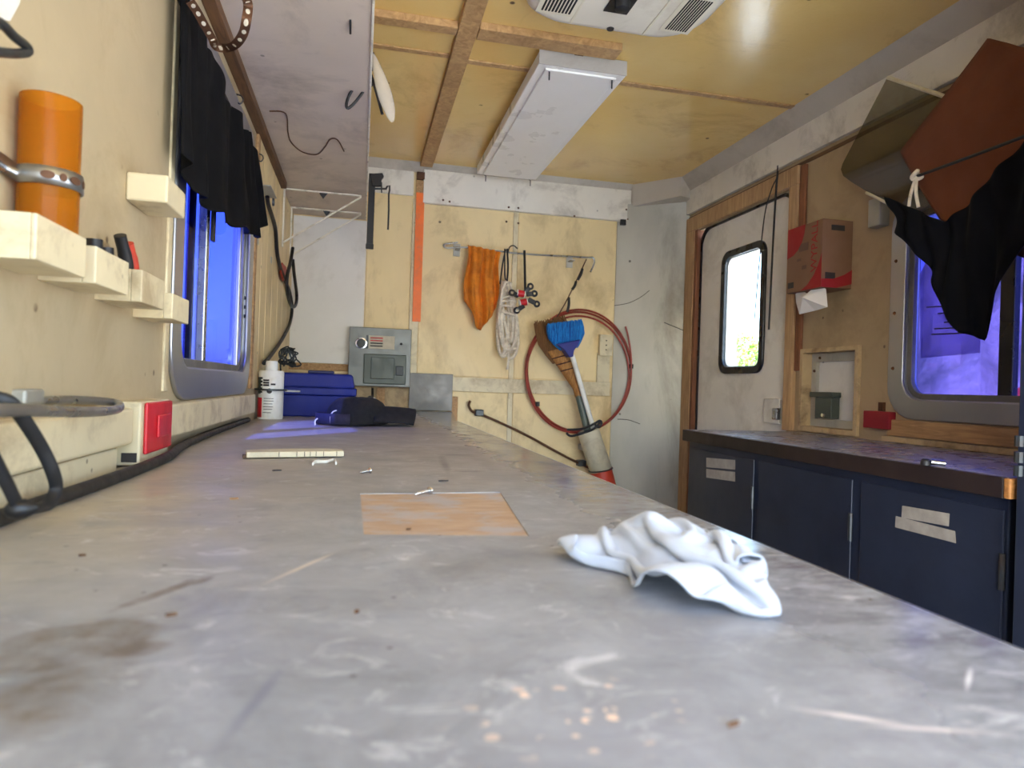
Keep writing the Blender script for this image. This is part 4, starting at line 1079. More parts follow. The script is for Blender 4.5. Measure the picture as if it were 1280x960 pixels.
# ------------------------------------------------------------------ hanging from shelf and back wall
bg_ = thing('plastic_bag', 'small clear plastic bag hanging from the shelf edge', 'bag', at(485, 150, x=.012))
def bagf(u, v):
    pz = lerp(68, 152, v); wv = 4 + 15 * math.sin(math.pi * min(1, v * .98 + .02)) ** .8 * (.5 + .7 * v)
    cxp = 466 + 24 * v ** .9
    p = at(cxp, pz, y=1.95)
    a = u * 2 * math.pi; r = wv * 1.95 / FPX * .55
    return p + V((r * math.cos(a), r * .6 * math.sin(a), .002 * math.sin(a * 3)))
MB().grid(20, 22, bagf).build('film', 'bag', bg_, smooth=True)
loop = [at(px, py, y=1.96) for px, py in ((466, 66), (467, 80), (461, 92), (448, 103), (437, 118), (433, 131), (436, 135), (447, 124), (458, 108), (463, 95), (464, 108), (463, 92), (470, 114), (474, 128), (478, 143))]
tag(MB().tube(loop, .0042, 8).build('cord_loop', 'black', smooth=True), 'black cord loop hanging at the shelf edge beside the bag', 'cord')

cl = thing('bar_clamp', 'black bar clamp hanging vertically at the end of the shelf', 'clamp', at(462, 310, y=3.2))
a = at(465.5, 217, y=3.2); b = at(462, 308, y=3.2)
MB().bar(a, b, .030, .010, up=(0, 1, 0)).build('bar', 'black', cl, bevel=.002)
MB().obox(b, (.018, 0, 0), (0, .009, 0), (0, 0, .012)).build('foot', 'black', cl, bevel=.003)
MB().prism([at(px, py, y=3.185) for px, py in ((462, 217), (478, 216), (480, 220), (477, 224), (477, 232), (466, 232))], (0, .025, 0)).build('head', 'black', cl, bevel=.002)
MB().tube([at(px, py, y=3.2) for px, py in ((466, 236), (482, 236))], .005, 8, smooth=False).build('screw_rod', 'dark_steel', cl)
MB().tube([at(px, py, y=3.2) for px, py in ((482, 237), (484, 233), (487, 232), (487, 238), (486, 242), (486, 262), (485, 287))], .0042, 8, smooth=False).build('handle', 'dark_steel', cl)
MB().tube([at(477, 228, y=3.19), at(477, 241, y=3.19)], .003, 8, smooth=False).build('pin', 'dark_steel', cl)

os_ = thing('orange_strip', 'narrow orange reflective strip upright on the back wall', 'strip', at(520, 402, y=3.47))
a = at(526, 226, y=3.475); b = at(520.5, 402, y=3.475); a2 = at(525.6, 241, y=3.475)
MB().bar(a2, b, .042, .006, up=(0, 1, 0)).build('orange_face', 'orange_strip', os_)
MB().bar(a, a2, .042, .006, up=(0, 1, 0)).build('bare_end', 'tan_wood', os_)
c = at(526, 220, y=3.475); MB().obox(c, (.02, 0, 0), (0, .01, 0), (0, 0, .018)).build('hook_block', 'rust', os_)

hb = thing('hanging_rail', 'steel rail with hooked ends across the back wall', 'rail', at(640, 318, y=3.44))
YH = 3.43
rl = [at(px, py, y=YH) for px, py in ((572, 303), (557, 305), (555, 308), (560, 310), (575, 309), (600, 311), (650, 317), (700, 320), (735, 322), (741, 322), (743, 328), (738, 340))]
MB().tube(rl, .0045, 8, sub=4).build('rod', 'steel', hb, smooth=True)
for px, py in ((573, 308), (716, 323)):
    p = at(px, py, y=YH)
    g = MB().box((p.x - .018, 3.485, p.z - .04), (p.x + .018, 3.494, p.z + .025)); g.box((p.x - .012, YH - .008, p.z - .012), (p.x + .012, 3.4848, p.z - .006))
    g.build('bracket', 'galv', hb, bevel=.002)

def cloth(name, outline_top, outline_bot, mat, ydep, folds, label, cat, amp=.014, nu=44, nv=40, taper=1.0):
    def fn(u, v):
        a = at(*outline_top(u), y=ydep); b = at(*outline_bot(u), y=ydep)
        p = a.lerp(b, v)
        p.y += amp * (.3 + .7 * v) * math.sin(u * folds + 1.6 * v) + amp * .4 * math.sin(u * folds * 2.1 - v * 3)
        p.x += .006 * math.sin(v * 7 + u * 3)
        return p
    o = MB().grid(nu, nv, fn).build(name, mat, smooth=True, solid=.002)
    return tag(o, label, cat)
cloth('orange_cloth', lambda u: (lerp(585, 626, u), lerp(306, 315, u)),
      lambda u: (pl([(0, 580), (.18, 588), (.26, 592), (.45, 600), (.58, 604), (.85, 616), (1, 620)], u), pl([(0, 376), (.18, 389), (.26, 408), (.45, 413), (.58, 406), (.85, 395), (1, 384)], u)),
      'orange_cloth', YH - .022, 15, 'orange cloth draped over the hanging rail', 'cloth', amp=.022)

rp_ = thing('rope_hank', 'hank of grey-white rope hanging from the rail by a black cord', 'rope', at(634, 455, y=3.42))
rc = at(634, 395, y=3.42)
rm = MB()
for k in range(9):
    top_ = at(631 + random.uniform(-3, 4), 352 + random.uniform(-1, 6), y=3.42); bot = at(634 + random.uniform(-7, 7), 432 + random.uniform(-8, 16), y=3.42)
    wd = random.uniform(.024, .058); yo = random.uniform(-.03, .03); kx = random.uniform(-.012, .012)
    pts = []
    for t in range(14):
        a = 2 * math.pi * t / 14
        zz = .5 - .5 * math.cos(a)
        p = top_.lerp(bot, zz); pts.append(p + V((wd * math.sin(a) * (.55 + .6 * zz) + kx * math.sin(2 * a + k), yo + .012 * math.sin(a * 2 + k), 0)))
    rm.tube(pts, .0085, 7, closed=True, sub=3)
for k in range(4):
    z_ = at(634, 372 + k * 7, y=3.42)
    rm.tube([z_ + V((.042 * math.cos(a), -.012 + .03 * math.sin(a), .012 * math.cos(a + k))) for a in [j * math.pi / 5 for j in range(10)]], .0062, 7, closed=True, sub=3)
rm.build('rope_loops', 'rope', rp_, smooth=True)
MB().tube([at(px, py, y=3.41) for px, py in ((634, 430), (636, 445), (634, 462))], .0062, 7).build('rope_end', 'rope', rp_, smooth=True)
sm = MB(); sm.tube([at(px, py, y=3.405) for px, py in ((632, 312), (628, 332), (625, 355))], .004, 8)
sm.tube([at(px, py, y=3.405) for px, py in ((634, 311), (635, 335), (633, 360))], .005, 8); sm.tube([at(px, py, y=3.405) for px, py in ((631, 311), (631, 340), (632, 350))], .004, 8)
sm.tube([at(px, py, y=3.41) for px, py in ((635, 316), (637, 309), (642, 307), (647, 311))], .003, 8)
sm.build('hanging_cord', 'black', rp_, smooth=True)

rs = thing('strap_set', 'red spools and black eyelet straps hanging from the rail', 'straps', at(657, 390, y=3.40))
MB().bar(at(655.5, 313, y=3.42), at(656.5, 362, y=3.35), .012, .004, up=(0, 1, 0)).build('hanging_strap', 'black', rs)
for (px, py, dx, dz) in ((651, 367, 1, -.1), (654, 378, 1, .25)):
    p = at(px, py, y=3.345); d = V((dx, 0, dz)).normalized()
    g = MB().lathe(p - d * .018, d, [(.018, 0), (.018, .036)], 16).build('spool', 'red_plastic', rs, smooth=True)
    for s_ in (-1, 1): MB().lathe(p + d * .019 * s_ - d * .002, d, [(.019, 0), (.019, .004)], 16).build('spool_rim', 'white_plastic', g, smooth=True)
for px, py, tx, ty in ((668, 367, 658, 368), (671, 380, 660, 374), (646, 388, 655, 382), (640, 366, 648, 370), (663, 358, 656, 366)):
    p = at(px, py, y=3.335); q = at(tx, ty, y=3.34)
    MB().bar(p.lerp(q, .25), q, .024, .014, up=(0, 1, 0)).build('strap_end', 'black', rs, bevel=.004)
    MB().tube([p + V((.013 * math.cos(a), 0, .013 * math.sin(a))) for a in [k * math.pi / 4 for k in range(8)]], .0055, 8, closed=True, sub=2).build('eyelet', 'black', rs, smooth=True)
    MB().tube([p + V((.008 * math.cos(a), -.004, .008 * math.sin(a))) for a in [k * math.pi / 4 for k in range(8)]], .002, 6, closed=True, sub=2).build('eyelet_rim', 'chrome', rs, smooth=True)

# bungee from the rail to the hose coil
bu = thing('bungee_cord', 'thin tie cord with black sleeves between rail and hose coil', 'cord', at(706, 388, y=3.38))
MB().tube([at(px, py, y=3.40) for px, py in ((733, 324), (727, 337), (717, 358), (706, 380), (694, 400))], .0032, 8).build('cord', 'rust', bu, smooth=True)
for p0, p1 in (((728, 336), (722, 350)), ((720, 352), (715, 362)), ((711, 372), (709, 390))):
    MB().tube([at(*p0, y=3.395), at((p0[0] + p1[0]) / 2 + 1, (p0[1] + p1[1]) / 2, y=3.39), at(*p1, y=3.395)], .0075, 8).build('sleeve', 'black', bu, smooth=True)

hc = thing('hose_coil', 'large coil of thin red hose hung on the back wall', 'hose', at(724, 540, y=3.37))
YC = 3.437
def coil(cx, cy, rx, ry, tilt=0, y=YC, a0=0, a1=360, n=28):
    out = []
    for k in range(n + 1):
        a = math.radians(lerp(a0, a1, k / n)); ex = rx * math.cos(a); ey = ry * math.sin(a)
        out.append(at(cx + ex * math.cos(tilt) - ey * math.sin(tilt), cy + ex * math.sin(tilt) + ey * math.cos(tilt), y=y))
    return out
MB().tube(coil(724, 463, 65, 76)[:-1], .0055, 8, closed=True, sub=3).build('hose_turn', 'red_tube', hc, smooth=True)
MB().tube(coil(722, 468, 64, 73, .05, YC - .012)[:-1], .0055, 8, closed=True, sub=3).build('hose_turn', 'red_tube', hc, smooth=True)
MB().tube(coil(723, 465, 66, 75, -.03, YC + .012)[:-1], .0055, 8, closed=True, sub=3).build('hose_turn', 'red_tube', hc, smooth=True)
MB().tube([at(px, py, y=YC - .02) for px, py in ((782, 408), (786, 425), (789, 450), (788, 475))], .0055, 8).build('hose_end', 'red_tube', hc, smooth=True)
for px, py in ((672, 505), (789, 458)):
    p = at(px, py, y=YC - .01); MB().lathe(p - V((0, 0, .012)), (0, 0, 1), [(.012, 0), (.012, .024)], 10).build('tie', 'black', hc)

# broom holder: PVC tube with red base, two brooms standing head up
hold = thing('broom_tube', 'cream PVC tube with faded red base holding two brooms', 'tube', at(757, 612, y=3.30))
ta = at(735, 538, y=3.30); tb_ = at(751, 587, y=3.30); tc = at(762, 640, y=3.30)
MB().lathe(ta, tb_ - ta, [(.050, 0), (.054, .002), (.056, (tb_ - ta).length)], 24, cap=False).build('pipe', 'pvc', hold, smooth=True, solid=.005)
MB().lathe(tb_, tc - tb_, [(.058, 0), (.062, (tc - tb_).length * .5), (.070, (tc - tb_).length)], 24).build('red_base', 'red_base', hold, smooth=True)
MB().tube([tb_ + V((.060 * math.cos(a), .060 * math.sin(a), .012 * math.cos(a))) for a in [k * math.pi / 6 for k in range(12)]], .004, 6, closed=True, sub=2).build('tie_band', 'black', hold)

MB().bar(ta.lerp(tb_, .5) + V((0, .058, 0)), ta.lerp(tb_, .5) + V((0, .190, 0)), .05, .03).build('wall_bracket', 'galv', hold, bevel=.002)

def broom_head(root, top_l, top_r, neck, wn_, y, depth, bmat, n, shag=.012):
    a = at(*top_l, y=y); b = at(*top_r, y=y); c = at(*neck, y=y)
    m = MB(); side = (b - a).normalized()
    for i in range(n):
        for j in (-1, 0, 1):
            t = (i + random.random() * .9) / n
            tp = a.lerp(b, t) + V((0, j * depth * (.6 + .4 * math.sin(math.pi * t)), random.uniform(-shag, shag)))
            bs = c + side * (t - .5) * wn_ + V((0, j * depth * .35, 0))
            mid = tp.lerp(bs, .5) + side * (t - .5) * wn_ * .55
            m.tube([tp, mid, bs], [.0022, .0032, .0030], 4, sub=2)
    return m.build('bristles', bmat, root)
b1 = thing('corn_broom', 'straw corn broom standing head up in the PVC tube', 'broom', at(735, 538, y=3.34))
broom_head(b1, (668, 404), (706, 396), (703, 452), .100, 3.335, .020, 'straw_dark', 46)
m = MB()
def shoulder(u, v):
    a = at(lerp(697, 722, v), lerp(436, 487, v), y=3.33); sd = V((.93, 0, .30)); w = lerp(.062, .021, v ** .9)
    ang = 2 * math.pi * u
    return a + sd * w * math.cos(ang) + V((0, lerp(.026, .022, v) * math.sin(ang), 0))
MB().grid(28, 14, shoulder).build('straw_shoulder', 'straw', b1, smooth=True)
for k, v in enumerate((.18, .34, .50)):
    MB().tube([shoulder(i / 16, v) * 1.0 + V((0, -.002, 0)) for i in range(16)], .0028, 6, closed=True, sub=2).build('stitching', 'stitch', b1)
MB().tube([at(721, 484, y=3.33), at(736, 545, y=3.31)], .019, 14, smooth=False).build('handle', 'green_metal', b1, smooth=True)
MB().tube([at(719.5, 478, y=3.33), at(724, 495, y=3.33)], .023, 14, smooth=False).build('binding', 'straw', b1, smooth=True)
b2 = thing('blue_broom', 'blue bristled broom with white handle in front of the corn broom', 'broom', at(742, 538, y=3.27))
broom_head(b2, (684, 406), (727, 400), (711, 436), .09, 3.255, .022, 'blue_brush', 52, .006)
MB().prism([at(px, py, y=3.215) for px, py in ((696, 430), (726, 424), (724, 430), (718, 438), (717, 446), (712, 447), (706, 438))], (0, .06, 0)).build('head_block', 'blue_dark', b2, bevel=.006)
MB().tube([at(715, 444, y=3.25), at(743, 540, y=3.28)], .0125, 14, smooth=False).build('handle', 'white_plastic', b2, smooth=True)
tag(MB().tube([at(px, py, y=3.235) for px, py in ((708, 541), (714, 545), (730, 541), (742, 536), (750, 528), (749, 526), (744, 530), (748, 534), (752, 530), (750, 526), (742, 530), (728, 536), (714, 537), (709, 537))], .006, 8).build('rubber_loop', 'black', smooth=True), 'black rubber loop strapped around the broom handles', 'strap')

ob = thing('outlet_box', 'small pale outlet box on the back wall inside the hose coil', 'outlet box', at(757, 446, y=YB))
a = at(750, 418, y=3.46); b = at(765, 445, y=3.46)
MB().box((a.x, 3.455, b.z), (b.x, YB - .0165, a.z)).build('box', 'cream_trim', ob, bevel=.003)
for k in (-1, 0, 1):
    MB().lathe(((a.x + b.x) / 2, 3.455, (a.z + b.z) / 2 + k * .025), (0, -1, 0), [(.004, 0), (.003, .002)], 8).build('screw_head', 'slot', ob)

rd = thing('pry_rod', 'rusty rod fixed diagonally across the lower back wall', 'rod', at(586, 508, y=3.46))
rp1 = [at(px, py, y=3.455) for px, py in ((588, 501), (586, 507), (590, 514), (598, 517), (620, 526), (660, 545), (700, 567), (726, 580), (745, 589))]
MB().tube(rp1, .0065, 8, sub=4).build('rod', 'rust', rd, smooth=True)
for px, py in ((599, 516), (727, 579)):
    p = at(px, py, y=3.46); MB().box(p + V((-.022, -.018, -.016)), p + V((.022, .033, .016))).build('clamp', 'dark_steel', rd, bevel=.004)

# ------------------------------------------------------------------ ceiling lamp and air conditioner
lp = thing('ceiling_lamp', 'long white fluorescent ceiling lamp, switched off', 'ceiling lamp', (.69, 2.75, 1.06))
Lx0, Lx1, Ly0, Ly1, Lz = .540, .848, 2.145, 3.355, 1.06
MB().box((Lx0, Ly0, Lz + .008), (Lx1, Ly1, Lz + .050)).build('housing', 'lamp_white', lp, bevel=.003)
MB().box((Lx0 + .04, Ly0 + .03, Lz + .0502), (Lx1 - .04, Ly1 - .03, ZC - .0005)).build('mounting_spine', 'lamp_white', lp)
MB().box((Lx0 + .028, Ly0 + .02, Lz), (Lx1 - .028, Ly1 - .02, Lz + .0078)).build('diffuser', 'lamp_white', lp, bevel=.003)
MB().box((Lx0, Ly0 - .004, Lz + .006), (Lx1, Ly0 - .0003, Lz + .056)).build('end_plate', 'lamp_grey', lp, bevel=.001)
MB().box((Lx0 + .12, Ly0 - .012, Lz + .05), (Lx0 + .15, Ly0 - .0045, Lz + .068)).build('end_catch', 'rust', lp)
for x, y in ((Lx0 + .045, Ly0 + .03), (Lx1 - .04, Ly0 + .03), (Lx0 + .045, Ly1 - .01), (Lx1 - .03, Ly1 - .01)):
    MB().tube([(x - .008, y, Lz + .004), (x, y, Lz), (x, y, Lz - .028)], .0026, 6, smooth=False).build('wire_clip', 'dark_steel', lp)

ac = thing('air_conditioner', 'cream ceiling air conditioner shroud with slotted vents', 'air conditioner', (.66, 1.5, 1.04))
ax0, ax1, ay0, ay1 = .395, .945, 1.18, 1.893
def acring(ins, z):
    return [V((x, y, z)) for x, y in rrect((ax0 + ins, ay0 + ins), (ax1 - ins, ay1 - ins), .13 - ins * .5, 8)]
layers = [acring(0, ZC - .0005), acring(0, ZC - .035), acring(.008, ZC - .060), acring(.03, ZC - .078), acring(.05, ZC - .082)]
sm = MB(); n = len(layers[0])
sm.add([p for l in layers for p in l], [(i * n + k, i * n + (k + 1) % n, (i + 1) * n + (k + 1) % n, (i + 1) * n + k) for i in range(len(layers) - 1) for k in range(n)] + [list(range((len(layers) - 1) * n, len(layers) * n))])
sm.build('shroud', 'ac_white', ac, smooth=True)
za = ZC - .0825
for xx in (at(721, 15, z=za).x, at(802, 45, z=za).x):
    MB().box((xx - .003, ay0 + .06, za - .003), (xx + .003, ay1 - .045, za + .001)).build('seam_rib', 'ac_pale', ac)
def slots(x0, x1, y0, y1, n, w):
    for k in range(n):
        y = lerp(y0, y1, (k + .5) / n)
        MB().box((x0, y - w / 2, za - .0012), (x1, y + w / 2, za + .0005)).build('vent_slot', 'slot', ac)
# slots run along the truck, side by side
def slotsx(x0, x1, y0, y1, n, w):
    vf = MB().box((x0 - .012, y0 - .014, za - .002), (x1 + .012, y1 + .014, za + .0005)).build('vent_grille', 'ac_pale', ac, bevel=.004)
    for k in range(n):
        x = lerp(x0, x1, (k + .5) / n); w = (x1 - x0) / n * .55
        MB().box((x - w / 2, y0, za - .0032), (x + w / 2, y1, za - .0021)).build('vent_slot', 'slot', vf)
slotsx(at(672, 8, z=za).x + .01, at(716, 12, z=za).x, 1.42, at(695, 14, z=za).y, 9, .5)
slotsx(at(832, 33, z=za).x, at(866, 20, z=za).x + .02, at(850, 31, z=za).y - .13, at(838, 36, z=za).y, 9, .5)
slotsx(at(832, 33, z=za).x, at(866, 20, z=za).x + .02, 1.42, at(850, 31, z=za).y - .16, 9, .5)
p = at(778, 6, z=za - .01)
kb = MB().box((p.x - .035, p.y - .09, za - .004), (p.x + .035, p.y + .055, za)).build('control_well', 'black', ac, bevel=.004)
MB().lathe((p.x, p.y, za - .004), (0, 0, -1), [(.022, 0), (.020, .018), (.015, .022)], 16).build('knob', 'black', kb, smooth=True)
p = at(763, 36, z=za); MB().lathe((p.x, p.y, za + .001), (0, 0, -1), [(.011, 0), (.010, .004)], 14).build('sensor', 'black', ac, smooth=True)

# ------------------------------------------------------------------ right wall things
tis = thing('wiper_box', 'brown and red wiper carton mounted on the right wall by the door', 'carton', (1.65, 2.2, .43))
yn = at(1066, 300, x=XR).y; xf = at(1028, 300, y=yn).x; yf = at(985, 300, x=xf).y
zt1 = at(1028, 273, x=xf).z; zb1 = at(1028, 358, x=xf).z
MB().box((xf, yn, zb1), (XR, yf, zt1)).build('box', 'cardboard', tis, bevel=.002)
def face_poly(name, pts, mat):
    q = [V((xf - .0004, lerp(yf, yn, u), lerp(zt1, zb1, v))) for u, v in pts]
    return MB().prism(q, (-.0005, 0, 0)).build(name, mat, tis)
face_poly('red_corner', [(0, 0)] + [(.52 * math.cos(t), .46 * math.sin(t)) for t in [0, .3, .6, .9, 1.2, math.pi / 2]], 'carton_red')
face_poly('red_sweep', [(1, 1), (.42, 1), (.62, .93), (.80, .80), (.92, .65), (1, .5)], 'carton_red')
q = [V((lerp(xf, XR, u), yn - .0004, lerp(zt1, zb1, v))) for u, v in ((0, .88), (.4, .87), (.75, .80), (1, .72), (1, .93), (.5, 1), (0, 1))]
MB().prism(q, (0, -.0005, 0)).build('red_sweep', 'carton_red', tis)
for (u0, v0, u1, v1) in ((.05, .84, .22, .93), (.45, .62, .58, .68), (.30, .50, .42, .54), (.35, .28, .62, .40)):
    q = [V((xf - .0004, lerp(yf, yn, u), lerp(zt1, zb1, v))) for u, v in ((u0, v0), (u1, v0), (u1, v1), (u0, v1))]
    MB().prism(q, (-.0004, 0, 0)).build('print_mark', 'ink' if v0 > .8 else 'carton_side', tis)
for (u0, v0, u1, v1) in ((.28, .08, .72, .16), (.12, .78, .45, .88)):
    q = [V((lerp(xf, XR, u), yn - .0004, lerp(zt1, zb1, v))) for u, v in ((u0, v0), (u1, v0), (u1, v1), (u0, v1))]
    MB().prism(q, (0, -.0004, 0)).build('print_mark', 'ink', tis)
tc_ = bpy.data.curves.new('brand_lettering', 'FONT'); tc_.body = 'WYPALL'; tc_.size = .048; tc_.extrude = .0003; tc_.align_x = 'CENTER'; tc_.align_y = 'CENTER'
tmp = bpy.data.objects.new('tmp', tc_); col.objects.link(tmp)
bpy.context.view_layer.update()
tme = bpy.data.meshes.new_from_object(tmp.evaluated_get(bpy.context.evaluated_depsgraph_get()))
bpy.data.objects.remove(tmp)
to = bpy.data.objects.new('brand_lettering', tme); col.objects.link(to); tme.materials.append(M['carton_red'])
to.parent = tis
to.location = V((xf - .0012, lerp(yf, yn, .80), lerp(zt1, zb1, .38))) - ORI[tis.name]
# text reads upwards on the face that looks towards -X
to.rotation_euler = Matrix(((0, 0, -1), (0, 1, 0), (1, 0, 0))).to_euler()
tsp = [(994, 363), (1003, 364), (1012, 368), (1020, 356), (1032, 361), (1036, 384), (1018, 388), (1000, 393), (996, 378)]
tq = [at(px, py, x=xf + .03) for px, py in tsp]
tc0 = sum(tq, V()) / len(tq)
tm = MB(); vs = [tc0 + V((-.03, 0, 0))] + [p + V((.006 * math.sin(i * 2.3), 0, 0)) for i, p in enumerate(tq)]
tm.add(vs, [(0, i + 1, (i + 1) % len(tq) + 1) for i in range(len(tq))])
tag(tm.build('wiper_sheet', 'tissue', solid=.001), 'white wiper sheet pulled from the underside of the carton', 'wiper')

# alcove with the small vise block
al = MB(); ring(al, [(2.015, -.135), (2.335, -.135), (2.335, .185), (2.015, .185)], [(2.035, -.115), (2.318, -.115), (2.318, .168), (2.035, .168)], lambda y, z: (XR - .012, y, z), lambda y, z: (XR + .06, y, z))
alc = al.build('trim_4', 'dirty_board', kind=ST, bevel=.002)
MB().box((XR + .045, 2.02, -.13), (XR + .058, 2.33, .18)).build('back_panel', 'grey_white', alc)
fr = MB(); ring(fr, [(2.036, -.114), (2.317, -.114), (2.317, .167), (2.036, .167)], [(2.06, -.085), (2.29, -.085), (2.29, .135), (2.06, .135)], lambda y, z: (XR + .030, y, z), lambda y, z: (XR + .044, y, z))
fr.build('metal_frame', 'galv', alc)
for y, z in ((2.30, .10), (2.05, .11), (2.27, .15), (2.07, .155)):
    MB().lathe((XR + .030, y, z), (-1, 0, 0), [(.006, 0), (.005, .004)], 8).build('screw_head', 'rust', alc)
vi = thing('latch_block', 'grey-green metal latch block inside the wall alcove', 'latch', (XR + .02, 2.2, -.085))
a = at(1022, 490, x=XR + .02); b = at(1049, 524, x=XR + .02)
ym_ = (a.y + b.y) / 2
MB().box((XR - .006, b.y + .012, b.z), (XR + .0299, a.y - .02, a.z - .02)).build('body', 'panel_door', vi, bevel=.003)
MB().box((XR - .012, b.y + .004, a.z - .019), (XR + .0299, a.y + .006, a.z)).build('jaw', 'panel_door', vi, bevel=.003)
MB().lathe((XR - .006, ym_ - .008, b.z + .012), (-1, 0, 0), [(.009, 0), (.007, .006)], 12).build('bolt', 'chrome', vi, smooth=True)
rbx = thing('red_box', 'small red box on the right wall left of the window', 'box', at(1094, 538, x=XR))
a = at(1079, 513, x=XR - .03); b = at(1110, 537, x=XR - .03)
MB().box((XR - .03, b.y, b.z), (XR - .0005, a.y, a.z))  .build('cover', 'dark_red', rbx, bevel=.003)
MB().box((XR - .012, (a.y + b.y) / 2 - .01, a.z + .0005), (XR - .0005, (a.y + b.y) / 2 + .01, a.z + .03)).build('clip', 'rust', rbx)
it = thing('small_fitting', 'small chrome and black fitting lying on the side worktop', 'fitting', at(1160, 579, z=H))
p = at(1157, 577, z=H + .008); MB().lathe(p - V((0, 0, .008)), (0, 0, 1), [(.010, 0), (.010, .010), (.006, .014)], 14).build('cap', 'black', it, smooth=True)
MB().tube([p + V((.008, -.006, 0)), p + V((.030, -.020, -.002))], .006, 10, smooth=False).build('stem', 'chrome', it, smooth=True)
for lab, pts in (('slack black cord hanging in front of the door window', ((972, 207), (971, 222), (965, 235), (957, 262), (952, 300), (948, 340), (943, 400))), ('straight black cord hanging to the right of the door window', ((972, 214), (970, 240), (967, 290), (964, 350), (961, 412)))):
    tag(MB().tube([at(px, py, x=XR - (.05 if 'slack' in lab else .032)) for px, py in pts], .0026 if 'slack' in lab else .0042, 8).build('door_cord', 'black', smooth=True), lab, 'cord', 'cords by the door')

# hanging layers over the right window: smoked sheet, brown fabric, black curtain, rope
xs_ = 1.585
q = [(1110, 97), (1300, 160), (1262, 330), (1168, 283), (1087, 241), (1066, 228), (1055, 220), (1052, 212), (1054, 205)]
tag(MB().prism([at(px, py, x=xs_) for px, py in q], (-.003, 0, 0)).build('smoked_sheet', 'smoke'), 'smoked acrylic sheet tilted above the right window', 'plastic sheet')
tag(MB().tube([at(1083, 241, x=xs_ - .012), at(1170, 284, x=xs_ - .012)], .0048, 8, smooth=False).build('edge_highlight', 'pvc', smooth=True), 'pale tube as painted highlight along the lower edge of the smoked sheet', 'rod')  # pale tube stands in for the highlight on the sheet's lower edge
tag(MB().tube([at(1110, 97, x=xs_ - .01), at(1182, 121, x=xs_ - .01), at(1290, 157, x=xs_ - .01)], .006, 8, smooth=False).build('upper_rod', 'pvc', smooth=True), 'pale rod along the upper edge of the smoked sheet', 'rod')
def brown(u, v):
    a = at(lerp(1236, 1330, u), lerp(48, 72, u), x=1.50); m_ = at(lerp(1131, 1300, u), lerp(190, 290, u), x=1.50); b = at(lerp(1182, 1300, u), lerp(278, 330, u), x=1.50)
    p = a.lerp(m_, v / .62) if v < .62 else m_.lerp(b, (v - .62) / .38)
    p.x += .008 * math.sin(u * 9 + v * 5) - .012 * math.sin(v * 3.1)
    return p
tag(MB().grid(24, 32, brown).build('brown_fabric', 'brown_cloth', smooth=True, solid=.012), 'rust-brown folded fabric hanging before the smoked sheet', 'fabric')
rpn = thing('hanging_rope', 'thin cord with a knot stretched along the right wall before the brown fabric', 'cord', at(1146, 262, x=1.44))
MB().tube([at(1144, 221, x=1.44), at(1210, 197, x=1.44), at(1300, 163, x=1.44)], .0042, 8).build('cord', 'dark_steel', rpn, smooth=True)
kp = at(1146, 219, x=1.44); MB().tube([kp + V((.010 * math.cos(a), .008 * math.sin(2 * a), .010 * math.sin(a))) for a in [k * math.pi / 5 for k in range(10)]], .006, 8, closed=True, sub=2).build('knot', 'rope', rpn, smooth=True)
for e in ((1136, 258), (1148, 259)): MB().tube([kp, at((1146 + e[0]) / 2 - 2, 240, x=1.435), at(*e, x=1.44)], .0045, 8).build('tail', 'rope', rpn, smooth=True)
a = at(1098, 252, x=XR); b = at(1112, 282, x=XR)
tag(MB().box((XR - .04, b.y, b.z), (XR - .0005, a.y, a.z)).build('wall_bracket', 'galv', bevel=.003), 'small grey wall bracket at the left end of the black curtain', 'bracket')
def curtR(u, v):
    tx = pl([(0, 1105), (.12, 1135), (.35, 1180), (.55, 1215), (.8, 1265), (1, 1330)], u); ty = pl([(0, 246), (.12, 258), (.35, 277), (.55, 250), (.8, 190), (1, 120)], u)
    bx_ = pl([(0, 1118), (.15, 1130), (.4, 1165), (.6, 1198), (.78, 1230), (.9, 1262), (1, 1330)], u); by = pl([(0, 280), (.15, 297), (.4, 350), (.6, 416), (.78, 426), (.9, 345), (1, 215)], u)
    p = at(lerp(tx, bx_, v), lerp(ty, by, v), x=1.40)
    p.x += .016 * math.sin(u * 17 + v * 2.5) * (.3 + .7 * v) + .006 * math.sin(u * 41 - v * 6)
    return p
tag(MB().grid(70, 40, curtR).build('black_curtain', 'navy_cloth', smooth=True, solid=.002), 'black cloth sagging in front of the right window', 'curtain')

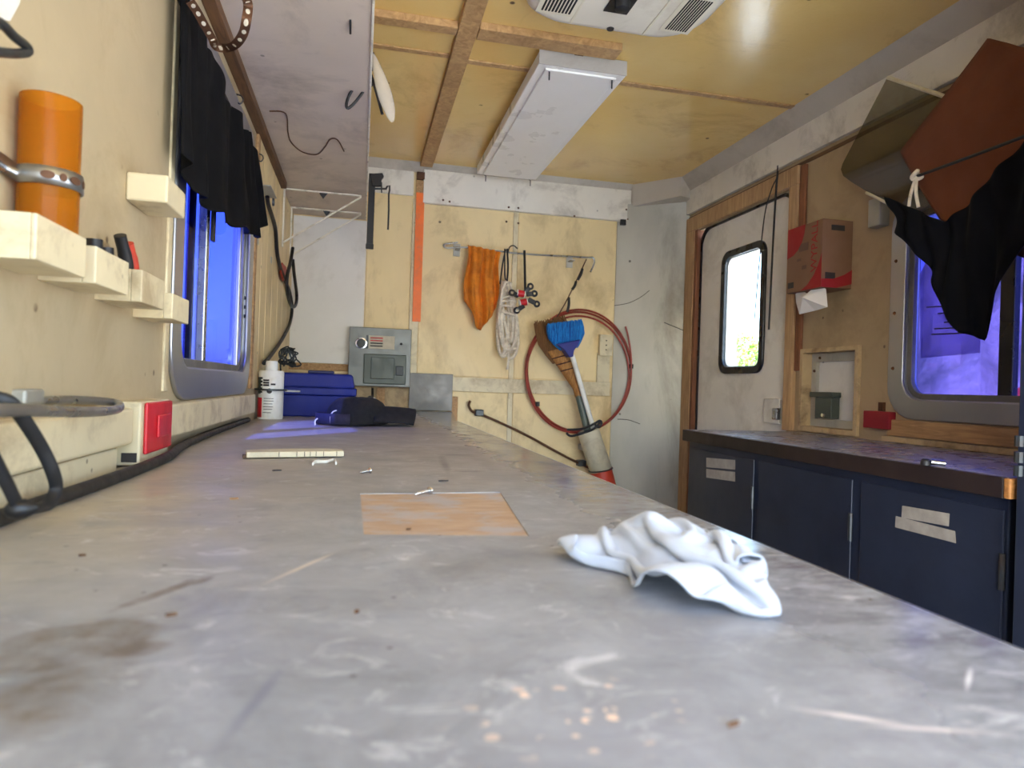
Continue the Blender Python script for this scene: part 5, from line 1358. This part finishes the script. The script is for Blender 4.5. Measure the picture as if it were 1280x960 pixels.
# ------------------------------------------------------------------ outdoors
gr = MB().add([(-120, -120, -1.9), (160, -120, -1.9), (160, 160, -1.9), (-120, 160, -1.9)], [(0, 1, 2, 3)]).build('ground', 'ground', kind=ST)
hm = MB()
def hillf(u, v):
    az = math.radians(lerp(40, 75, u)); d = lerp(30, 75, v)
    e = math.sin(math.pi * min(1, u * 1.15 + .0)) if False else min(1, max(0, (u - .02) / .12))
    hgt_ = 24 * v ** .8 * e * (.8 + .3 * noise.noise(V((u * 5, v * 4, 2)))) + 1.2 * noise.noise(V((u * 26, v * 20, 7)))
    return V((d * math.sin(az), d * math.cos(az), -1.9 + max(-.3, hgt_ * (1 if v > .02 else 0))))
hm.grid(60, 34, hillf).build('hillside', 'hill', kind=ST, smooth=True)
tr = thing('roadside_tree', 'bright green leafy tree seen low through the door window', 'tree', (8.2, 14.0, -1.9))
MB().tube([(8.2, 14, -1.9), (8.25, 14, -.6), (8.15, 14.1, .8)], [.12, .09, .05], 8).build('trunk', 'bark', tr, smooth=True)
lm = MB()
for k in range(2600):
    d = V((random.gauss(0, 1), random.gauss(0, 1), random.gauss(0, 1))).normalized() * random.uniform(.35, 1) ** .5
    lob = random.choice(((0, 0, .35, 1.0), (.8, .3, .0, .8), (-.8, 0, -.1, .8), (.2, -.4, .75, .55)))
    c = V((8.2 + lob[0], 14 + lob[1], .1 + lob[2])) + d * lob[3]
    u = V((random.gauss(0, 1), random.gauss(0, 1), random.gauss(0, 1))).normalized(); w = u.orthogonal().normalized()
    lm.add([c - u * .07, c + w * .04, c + u * .07, c - w * .04], [(0, 1, 2, 3)])
lm.build('leaves', 'leaf', tr, kind='stuff')
trl = thing('red_trailer', 'red trailer parked outside beyond the right window', 'trailer', (24.3, 18.5, -1.9))
MB().box((22.3, 17.4, -1.1), (27.3, 19.4, .55)).build('box', 'trailer_red', trl, bevel=.05)
for dx in (23.6, 24.7):
    MB().lathe((dx, 17.35, -1.5), (0, 1, 0), [(.38, 0), (.4, .05), (.4, .25), (.38, .3)], 18).build('wheel', 'black', trl, smooth=True)
